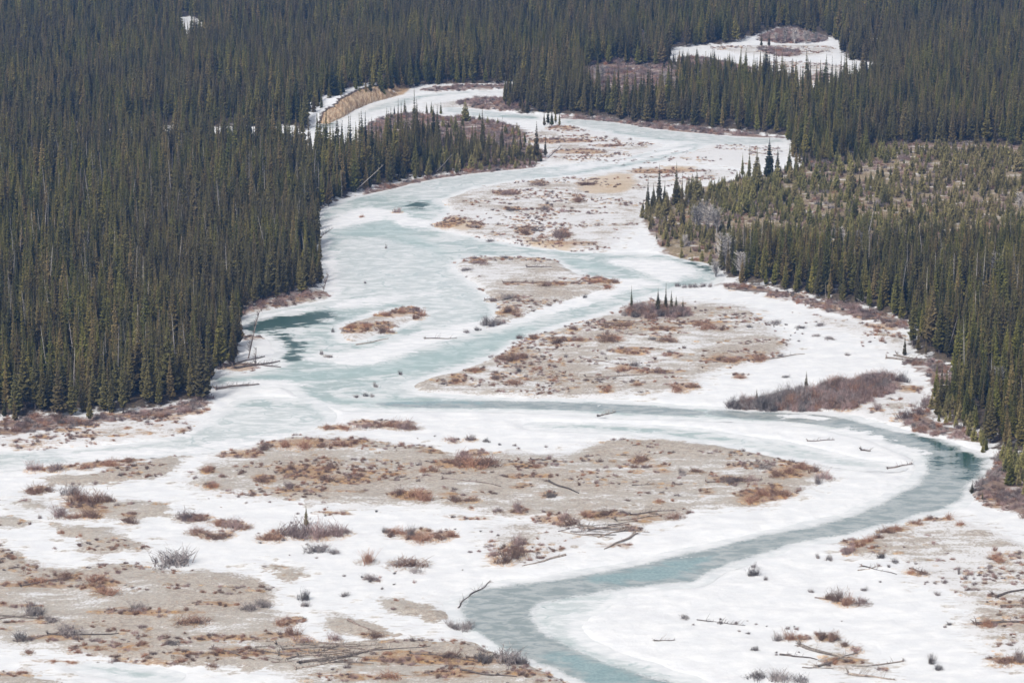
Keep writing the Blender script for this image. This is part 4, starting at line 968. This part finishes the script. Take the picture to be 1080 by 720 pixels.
# willow thickets and grass as stuff
def fill(polys, s, dens=1.0, yl=(500, 1700)):
    X_, Y_ = [], []
    for p in polys:
        x0, x1, y0, y1 = p[:, 0].min(), p[:, 0].max(), max(p[:, 1].min(), yl[0]), min(p[:, 1].max(), yl[1])
        if y1 <= y0: continue
        x, y = cull(*scatter(x0, x1, y0, y1, s)); 
        if not len(x): continue
        k = inside(p, x, y) & (rng.random(x.shape) < dens); X_.append(x[k]); Y_.append(y[k])
    return np.concatenate(X_), np.concatenate(Y_)
wx, wy = fill(BRUSHP[:2], 1.05, .9); nA = len(wx)
bx, by = fill(BRUSHP[2:-1], 1.7, .85)
cx, cy = fill(BRUSHP[-1:], 2.3, .42)
k = union(YCLEAR, cx, cy, .5) < 0; cx, cy = cx[k], cy[k]
wx = np.concatenate([wx, bx, cx]); wy = np.concatenate([wy, by, cy])
i0x, _ = to_px(wx[:nA], wy[:nA])
wh = np.concatenate([np.where(i0x < 740, 3.0, 3.3), np.full(len(bx), 1.5), np.full(len(cx), 1.7)]) * rng.uniform(.45, 1.2, len(wx)) * (.35 + 1.2 * fbm(wx, wy, 6, 33)) * np.where(rng.random(len(wx)) > .95, 1.5, 1.0)
ipx, ipy = to_px(wx, wy); thin = np.where((np.arange(len(wx)) < nA) & (ipx > 740), np.clip((870 - ipx) / 130, 0, 1) * .16, 0)
k = fbm(wx, wy, 5, 31) > .40 + thin; wx, wy, wh = wx[k], wy[k], wh[k]
wz = height(wx, wy); k = wz > -.05; wx, wy, wz, wh = wx[k], wy[k], wz[k], wh[k]
names = [m_.name for kd in ('purple', 'purple', 'russet', 'grey') for m_ in SHR[kd]]; gs = [[protoS[n]] for n in names if n in protoS]
n = len(wx); ww = np.minimum(wh, 2.2) * rng.uniform(.5, .85, n)
instancer('willow_thicket', np.stack([wx, wy, wz], 1), np.stack([np.zeros(n), np.zeros(n), rng.uniform(0, 6.28, n)], 1), np.stack([ww, ww, wh / 1.5], 1),
    np.where((to_px(wx, wy)[0] < 850) & (to_px(wx, wy)[1] > 395) & (to_px(wx, wy)[0] > 740) & (rng.random(n) > .35), len(gs) - 1, rng.integers(0, len(gs), n)), gs, 'purple brown leafless willow thickets on the islands, banks and right meadow', 'thicket')
print('willow', n)
gx, gy_ = fill(GRASS, 1.15, .75)
k = (union(MORE_ICE + [RIVER], gx, gy_, .5) < 0) | (union([BAR1, BAR2, BARS], gx, gy_, .5) > 0); k &= (fbm(gx / 2.2, gy_, 3.5, 77) + .3 * (vnoise(gx, gy_, 1.7, 78) - .5)) > .44
gx, gy_ = gx[k], gy_[k]
ex, ey = fill([p for p, s in GRAVEL], 1.5, .8); k = (fbm(ex / 2.6, ey, 8, 42) + .35 * (vnoise(ex, ey, 2.2, 43) - .5)) > .60; gx = np.concatenate([gx, ex[k]]); gy_ = np.concatenate([gy_, ey[k]])
n = len(gx); gz = height(gx, gy_); gs = [[protoS[t.name]] for t in TUFT if t.name in protoS] + [[protoS[m_.name]] for kd in ('russet', 'purple') for m_ in SHR[kd][:2] if m_.name in protoS]
s_ = rng.uniform(.3, .8, n); 
instancer('dry_grass', np.stack([gx, gy_, gz], 1), np.stack([np.zeros(n), np.zeros(n), rng.uniform(0, 6.28, n)], 1), np.stack([s_, s_, s_ * rng.uniform(.5, 1.1, n)], 1),
    rng.integers(0, len(gs), n), gs, 'orange brown dry grass and low twigs growing in strips over the gravel bars', 'grass')
print('grass', n)

# small dark twigs showing through the snow
tx, ty = fill([wpoly(p, 1) for p in [[(420,458),(545,462),(620,464),(620,476),(540,478),(470,476),(420,464)], [(0,575),(60,585),(120,592),(190,597),(160,580),(60,562),(20,560)], [(200,520),(280,524),(420,540),(540,552),(500,600),(420,640),(300,640),(300,600),(210,572)],
    [(800,325),(950,345),(930,390),(860,395),(820,370)], [(740,640),(1000,640),(1020,715),(700,712)], [(860,580),(1000,600),(1020,660),(880,620)]]], 3.0, .45)
k = fbm(tx / 2, ty, 8, 51) > .57; tx, ty = tx[k], ty[k]; n = len(tx); tz_ = height(tx, ty)
gs = [[protoS[m_.name]] for kd in ('grey', 'purple') for m_ in SHR[kd] if m_.name in protoS]
s_ = rng.uniform(.2, .55, n)
instancer('snowed_in_twigs', np.stack([tx, ty, tz_], 1), np.stack([np.zeros(n), np.zeros(n), rng.uniform(0, 6.28, n)], 1), np.stack([s_, s_, s_], 1), rng.integers(0, len(gs), n), gs,
    'tiny dark twigs poking through the open snow fields', 'twigs')

# ------------------------------------------------------------------ driftwood and fallen trees
def log_mesh(L_, r, seed, root=True, branchy=0):
    branchy = int(branchy)
    random.seed(seed); V, Q = [], []
    n = max(5, int(L_ / 1.5)); pts, rs = [], []; b1, b2 = random.uniform(-.07, .07), random.uniform(0, 6)
    for i in range(n + 1):
        t = i / n; pts.append((L_ * (t - .5), L_ * b1 * math.sin(3.1 * t) + .22 * math.sin(b2 + 9 * t) + random.uniform(-.06, .06), .04 * math.sin(b2 * 2 + 7 * t) + r * .6)); rs.append(r * (1 - .65 * t))
    tube(pts, rs, 7, V, Q)
    k0 = len(V) - 7
    Q.append((k0, k0 + 2, k0 + 4, k0 + 5)); Q.append((0, 1, 3, 5))
    body = mk('log', (V, Q)); rt = br = None
    if root:
        V, Q = [], []
        for k in range(11):
            a = random.uniform(0, 6.3); l = r * random.uniform(2.2, 5)
            p0 = (-L_ / 2 + .1, 0, r * .6); p1 = (-L_ / 2 - random.uniform(.0, .5), math.cos(a) * l * .6, r * .6 + math.sin(a) * l * .6); p2 = (p1[0] - random.uniform(-.3, .4), math.cos(a) * l * 1.2, max(-.1, r * .6 + math.sin(a) * l))
            tube([p0, p1, p2], [r * .45, r * .25, r * .08], 5, V, Q)
        rt = mk('root_plate', (V, Q))
    if branchy:
        V, Q = [], []
        for k in range(branchy):
            t = random.uniform(.15, .97); a = random.uniform(.1, 3.04); l = random.uniform(.6, 2.3) * (1.2 - t * .6); p0 = np.array((L_ * (t - .5), L_ * b1 * math.sin(3.1 * t), r * .6))
            p1 = p0 + np.array((random.uniform(.2, .7) * l, math.cos(a) * l, math.sin(a) * l * .8)); tube([p0, (p0 + p1) / 2 + (0, 0, .06), p1], [.05, .035, .012], 4, V, Q)
        br = mk('branches', (V, Q))
    if 0 < branchy <= 13:
        per = len(V) // branchy; pq = len(Q) // branchy
        br = [mk('branch', (V[i * per:(i + 1) * per], [tuple(v - i * per for v in q) for q in Q[i * pq:(i + 1) * pq]])) for i in range(branchy)]
    return body, rt, br
LOGS = [ # x0,y0,x1,y1, radius m, tone, root, branches, label
 (455,507,541,517,.22,'darkwood',1,4,'long thin dark log lying across the middle gravel bar'),
 (576,510,613,524,.30,'darkwood',1,0,'slanted dark log on the middle gravel bar beside a snow patch'),
 (561,488,576,488,.25,'darkwood',1,3,'short black stump log left on the middle gravel bar'),
 (666,515,688,513,.15,'driftwood',0,6,'small branching grey log on the middle gravel bar'),
 (672,564,634,581,.32,'driftwood',1,2,'grey log slanting along the snow edge above the lower bend'),
 (597,587,550,599,.30,'driftwood',0,2,'brown log on the snow edge just left above the lower bend'),
 (612,556,658,562,.30,'driftwood',1,4,'top log of the grey driftwood heap at the lower rim of the middle bar'),
 (622,562,664,556,.26,'darkwood',1,3,'dark crossing log of the driftwood heap at the lower rim of the middle bar'),
 (618,566,650,566,.24,'driftwood',0,2,'lowest log of the driftwood heap at the lower rim of the middle bar'),
 (648,552,702,545,.26,'driftwood',1,5,'long grey log right of the driftwood heap on the middle bar'),
 (665,546,712,541,.22,'darkwood',1,8,'thin dark log with upright roots near the snow edge of the middle bar'),
 (738,512,812,509,.24,'darkwood',1,10,'long dark brushy log near the right end of the middle bar'),
 (792,492,818,494,.30,'darkwood',1,8,'short dark branching log at the upper right rim of the middle bar'),
 (40,673,137,670,.24,'darkwood',1,5,'longest dark log on the lower left gravel bar'),
 (12,681,84,663,.24,'darkwood',1,8,'brushy dark log crossing under the longest on the lower left bar'),
 (-6,651,62,656,.24,'driftwood',1,8,'brown log at the left frame edge on the lower left bar'),
 (-4,656,44,650,.2,'darkwood',1,5,'thin dark log crossing the brown one at the left frame edge'),
 (20,621,82,611,.22,'darkwood',1,8,'upper dark branching log on the lower left gravel bar'),
 (235,688,300,700,.16,'darkwood',0,3,'thin dark log left of the big driftwood pile'),
 (225,686,268,699,.2,'darkwood',1,3,'short slanted log on the gravel left of the big driftwood pile'),
 (270,684,398,680,.26,'driftwood',1,6,'top grey log of the big driftwood pile at the bottom edge'),
 (278,689,402,686,.26,'driftwood',1,6,'second grey log from the top of the big driftwood pile'),
 (300,705,404,687,.36,'darkwood',1,8,'thick dark slanted log in the front of the big driftwood pile'),
 (306,697,396,690,.30,'driftwood',1,6,'middle grey log of the big driftwood pile'),
 (312,708,372,698,.28,'driftwood',1,8,'short grey log at the lower end of the big driftwood pile'),
 (330,680,400,692,.22,'darkwood',0,6,'dark thin log crossing the big driftwood pile'),
 (262,677,330,686,.2,'driftwood',0,8,'pale branching log at the left end of the big driftwood pile'),
 (366,657,396,670,.28,'darkwood',0,0,'dark log on the small gravel patch above the big driftwood pile'),
 (390,688,456,684,.14,'darkwood',0,2,'thin straight log reaching right from the big driftwood pile'),
 (485,710,545,717,.24,'darkwood',0,2,'brown log along the bottom frame edge near the river'),
 (420,690,520,704,.18,'darkwood',1,12,'long thin brushy log under the grey shrubs by the river'),
 (490,697,560,699,.2,'driftwood',1,12,'grey branching log among the shrubs at the river edge'),
 (909,599,946,608,.2,'darkwood',1,4,'thin dark log on the snow left of the right gravel bar'),
 (905,603,930,600,.14,'driftwood',0,3,'short grey log crossing the thin one left of the right gravel bar'),
 (959,602,978,608,.22,'darkwood',0,3,'short dark log at the rim of the right gravel bar'),
 (1050,633,1088,624,.36,'darkwood',1,0,'thick slanted log at the right frame edge on the gravel'),
 (1055,642,1086,641,.25,'driftwood',0,0,'short log under the thick slanted one at the right frame edge'),
 (1028,661,1090,658,.40,'darkwood',1,2,'thickest log lying level at the right frame edge'),
 (838,680,902,702,.40,'driftwood',1,6,'thick grey slanted log on the snow of the lower right'),
 (822,691,862,697,.22,'darkwood',0,2,'thin dark log left of the thick grey one, lower right snow'),
 (862,705,903,690,.26,'driftwood',1,9,'grey branching log crossing the thick one, lower right snow'),
 (846,705,880,706,.14,'driftwood',0,1,'thin level log below the thick grey one, lower right snow'),
 (952,698,898,705,.16,'driftwood',1,4,'thin pale log pointing right with a small root, lower right snow'),
 (895,712,944,718,.28,'driftwood',1,8,'brushy log at the bottom frame edge, lower right snow'),
 (855,631,926,640,.18,'darkwood',0,8,'long low log under the russet shrubs of the lower right snow'),
 (735,655,786,661,.12,'darkwood',0,10,'thin twiggy branch on the open snow inside the lower bend'),
 (690,677,712,676,.16,'driftwood',1,3,'short dark branch on the open snow inside the lower bend'),
 (852,466,880,465,.16,'darkwood',1,5,'dark branch frozen on the snowy ice above the pool bend'),
 (908,476,918,477,.25,'darkwood',1,4,'short stub log on the snowy ice right of the dark branch'),
 (936,494,962,489,.22,'darkwood',1,6,'dark branching log at the tip of the snowy ice peninsula'),
 (630,439,650,434,.2,'driftwood',1,8,'pale branch frozen at the edge of the narrow middle channel'),
 (803,382,853,374,.22,'driftwood',0,3,'brown log pointing off the right end of the striped bar'),
 (627,344,700,340,.25,'driftwood',1,6,'long brown log near the top of the striped bar'),
 (598,401,702,396,.25,'driftwood',1,5,'longest brown log along the lower part of the striped bar'),
 (640,356,678,353,.25,'driftwood',1,5,'brown log in the upper middle of the striped bar'),
 (612,380,652,386,.18,'darkwood',1,4,'thin dark log in the middle of the striped bar'),
 (512,300,612,301,.25,'darkwood',1,12,'long dark log across the narrow upper bar in mid river'),
 (556,284,582,284,.25,'darkwood',1,8,'short dark branching log on the narrow upper bar in mid river'),
 (449,357,482,357,.2,'darkwood',1,3,'thin dark log on the white ice left of the narrow upper bar'),
 (508,317,558,315,.2,'driftwood',1,6,'grey log on the lower half of the narrow upper bar'),
 (376,364,410,357,.2,'driftwood',0,1,'curved brown log at the foot of the small grassy bar'),
 (225,392,290,374,.36,'darkwood',1,12,'fallen dark trunk reaching from the left bank over the snowy spit'),
 (238,391,304,380,.40,'darkwood',1,16,'longest fallen trunk of the left bank spit, tip in the ice'),
 (245,385,300,388,.30,'darkwood',0,14,'lower fallen trunk along the left bank spit'),
 (224,413,277,405,.38,'darkwood',1,16,'brushy fallen trunk reaching into the ice below the left bank spit'),
 (760,305,826,312,.25,'driftwood',1,6,'driftwood log along the foot of the right forest'),
 (946,377,980,383,.35,'driftwood',1,8,'upper log of the jam on the right bank'),
 (935,380,975,385,.30,'driftwood',1,6,'lower log of the jam on the right bank'),
 (952,384,985,380,.25,'darkwood',0,6,'dark crossing log of the jam on the right bank'),
 (284,694,380,688,.3,'driftwood',1,10,'pale twiggy log inside the big driftwood pile, left part'),
 (340,702,410,684,.28,'driftwood',0,10,'grey log at the right end of the big driftwood pile'),
 (300,699,360,684,.24,'darkwood',0,12,'dark twiggy log crossing the left part of the big driftwood pile'),
 (483,641,496,627,.16,'darkwood',0,4,'thin dark branch along the ice edge, lower end, left of the lower bend'),
 (496,627,517,613,.16,'darkwood',0,5,'thin dark branch along the ice edge, upper end, left of the lower bend'),
 (614,560,670,560,.24,'driftwood',0,10,'grey twiggy log in the middle of the driftwood heap, middle bar rim'),
 (630,568,668,558,.22,'driftwood',0,8,'grey log at the right of the driftwood heap, middle bar rim'),
]
def put_log(e, k):
    x0, y0, x1, y1, r, tone, root, brn, lab = e
    ax, ay = map(float, P(x0, y0)); bx_, by_ = map(float, P(x1, y1))
    L_ = math.hypot(bx_ - ax, by_ - ay)
    if L_ > 12:      # no log is longer than the trees here
        q = (12 + (L_ - 12) * .35) / L_; mx, my = (ax + bx_) / 2, (ay + by_) / 2
        ax, ay, bx_, by_ = mx + (ax - mx) * q, my + (ay - my) * q, mx + (bx_ - mx) * q, my + (by_ - my) * q; L_ *= q
    brn = int(brn * 2.2)
    body, rt, br = log_mesh(L_, r, 900 + k, root, brn)
    cx_, cy_ = (ax + bx_) / 2, (ay + by_) / 2
    za, zb = max(0, float(height(ax, ay)[0])), max(0, float(height(bx_, by_)[0])); zc = max(0, float(height(cx_, cy_)[0]))
    z = max((za + zb) / 2, zc - .15)
    o = obj('driftwood_log', body, M[tone], loc=(cx_, cy_, z)); o.rotation_euler = (0, -math.atan2(zb - za, L_), math.atan2(by_ - ay, bx_ - ax))
    if rt: obj('root_plate', rt, M[tone], o)
    if isinstance(br, list):
        for b_ in br: obj('branch', b_, M[tone], o)
    elif br: obj('branches', br, M[tone], o)
    tag(o, lab, 'log', 'small branches of the driftwood piles' if lab.startswith('small grey branch') else 'driftwood logs and fallen trunks')
for k, e in enumerate(LOGS): put_log(e, k)
random.seed(5)
for big, cnt in ((True, 10), (False, 6)):
    cs = sorted((random.uniform(285, 385), random.uniform(680, 703)) if big else (random.uniform(610, 665), random.uniform(553, 568)) for _ in range(cnt))
    for k, (cx0, cy0) in enumerate(cs):
        a_ = random.uniform(-.12, .18) + (-.1 if big else 0); l_ = random.uniform(14, 34)
        put_log((cx0 - l_, cy0 + l_ * a_, cx0 + l_, cy0 - l_ * a_, random.uniform(.12, .2), random.choice(('driftwood', 'darkwood')), 0, 6,
            'small grey branch, %s from left in the %s' % (ORD[k], 'big bottom edge driftwood pile' if big else 'driftwood heap at middle bar rim')), 300 + k + 20 * big)
# leaning trunks: foot and top in the photograph, top at a height above the ground
def lean_tree(name, fx, fy, tx_, ty_, r, branchy, lab, mat, seed):
    x, y = map(float, P(fx, fy)); m = mpp(fy); z = float(height(x, y)[0])
    dx = (tx_ - fx) * m; dz = (fy - ty_) * m / math.cos(R(14)); L_ = math.hypot(dx, dz)
    body, rt, br = log_mesh(L_, r, seed, False, branchy)
    o = obj(name, body, mat); o.rotation_euler = (0, -math.atan2(dz, dx), 0); o.location = (x + dx / 2, y, z + dz / 2 - .2)
    for b_ in (br if isinstance(br, list) else [br]):
        if b_: obj('branch' if isinstance(br, list) else 'branches', b_, mat, o)
    tag(o, lab, 'leaning tree', 'leaning trunks on the banks')
lean_tree('leaning_tree', 262, 379, 275, 329, .20, 120, 'thin dark dead spruce leaning out over the left bank spit', M['darkwood'], 1)
lean_tree('leaning_tree', 270, 386, 271, 366, .12, 40, 'short bare trunk upright beside the leaning dead spruce', M['darkwood'], 8)
lean_tree('leaning_tree', 341, 309, 347, 290, .12, 60, 'dead branching tree at the tip of the left forest over the ice', M['darkwood'], 2)
lean_tree('leaning_tree', 375, 203, 405, 176, .16, 10, 'pale fallen trunk propped in the bank forest, left of its twin', M['dead'], 3)
lean_tree('leaning_tree', 460, 184, 478, 165, .16, 10, 'pale fallen trunk propped in the bank forest, right of its twin', M['dead'], 4)
lean_tree('leaning_tree', 578, 168, 593, 154, .20, 14, 'dark log leaning from the tip of the upper left point', M['darkwood'], 5)
lean_tree('leaning_tree', 933, 333, 903, 315, .18, 10, 'fallen trunk leaning at the foot of the right forest', M['dead'], 6)
lean_tree('leaning_tree', 337, 250, 352, 240, .14, 30, 'bare branch jutting over the ice from the left forest', M['darkwood'], 7)

# ------------------------------------------------------------------ haze
zmin, ztop = float(Z.min()) - 1.0, max(float(Z.max()) + 30, H + 30)
xm, y0_, y1_ = float(np.abs(XX).max()) + 50, float(yrows.min()) - 50, float(yrows.max()) + 50
V = [(x, y, z) for z in (zmin, ztop) for (x, y) in ((-xm, y0_), (xm, y0_), (xm, y1_), (-xm, y1_))]
hz = obj('haze', fast_mesh('haze', V, [(3, 2, 1, 0), (4, 5, 6, 7), (0, 1, 5, 4), (1, 2, 6, 5), (2, 3, 7, 6), (3, 0, 4, 7)]))
hm_ = bpy.data.materials.new('haze'); hm_.use_nodes = True; t = hm_.node_tree
for nn in list(t.nodes):
    if nn.type != 'OUTPUT_MATERIAL': t.nodes.remove(nn)
pv = t.nodes.new('ShaderNodeVolumePrincipled'); pv.inputs['Color'].default_value = (.17, .42, 1.0, 1); pv.inputs['Density'].default_value = HAZE; pv.inputs['Anisotropy'].default_value = .2
t.links.new(pv.outputs[0], [q for q in t.nodes if q.type == 'OUTPUT_MATERIAL'][0].inputs['Volume'])
hz.data.materials.append(hm_)
tag(hz, 'thin bluish haze filling the air over the whole valley', 'haze', kind='stuff')
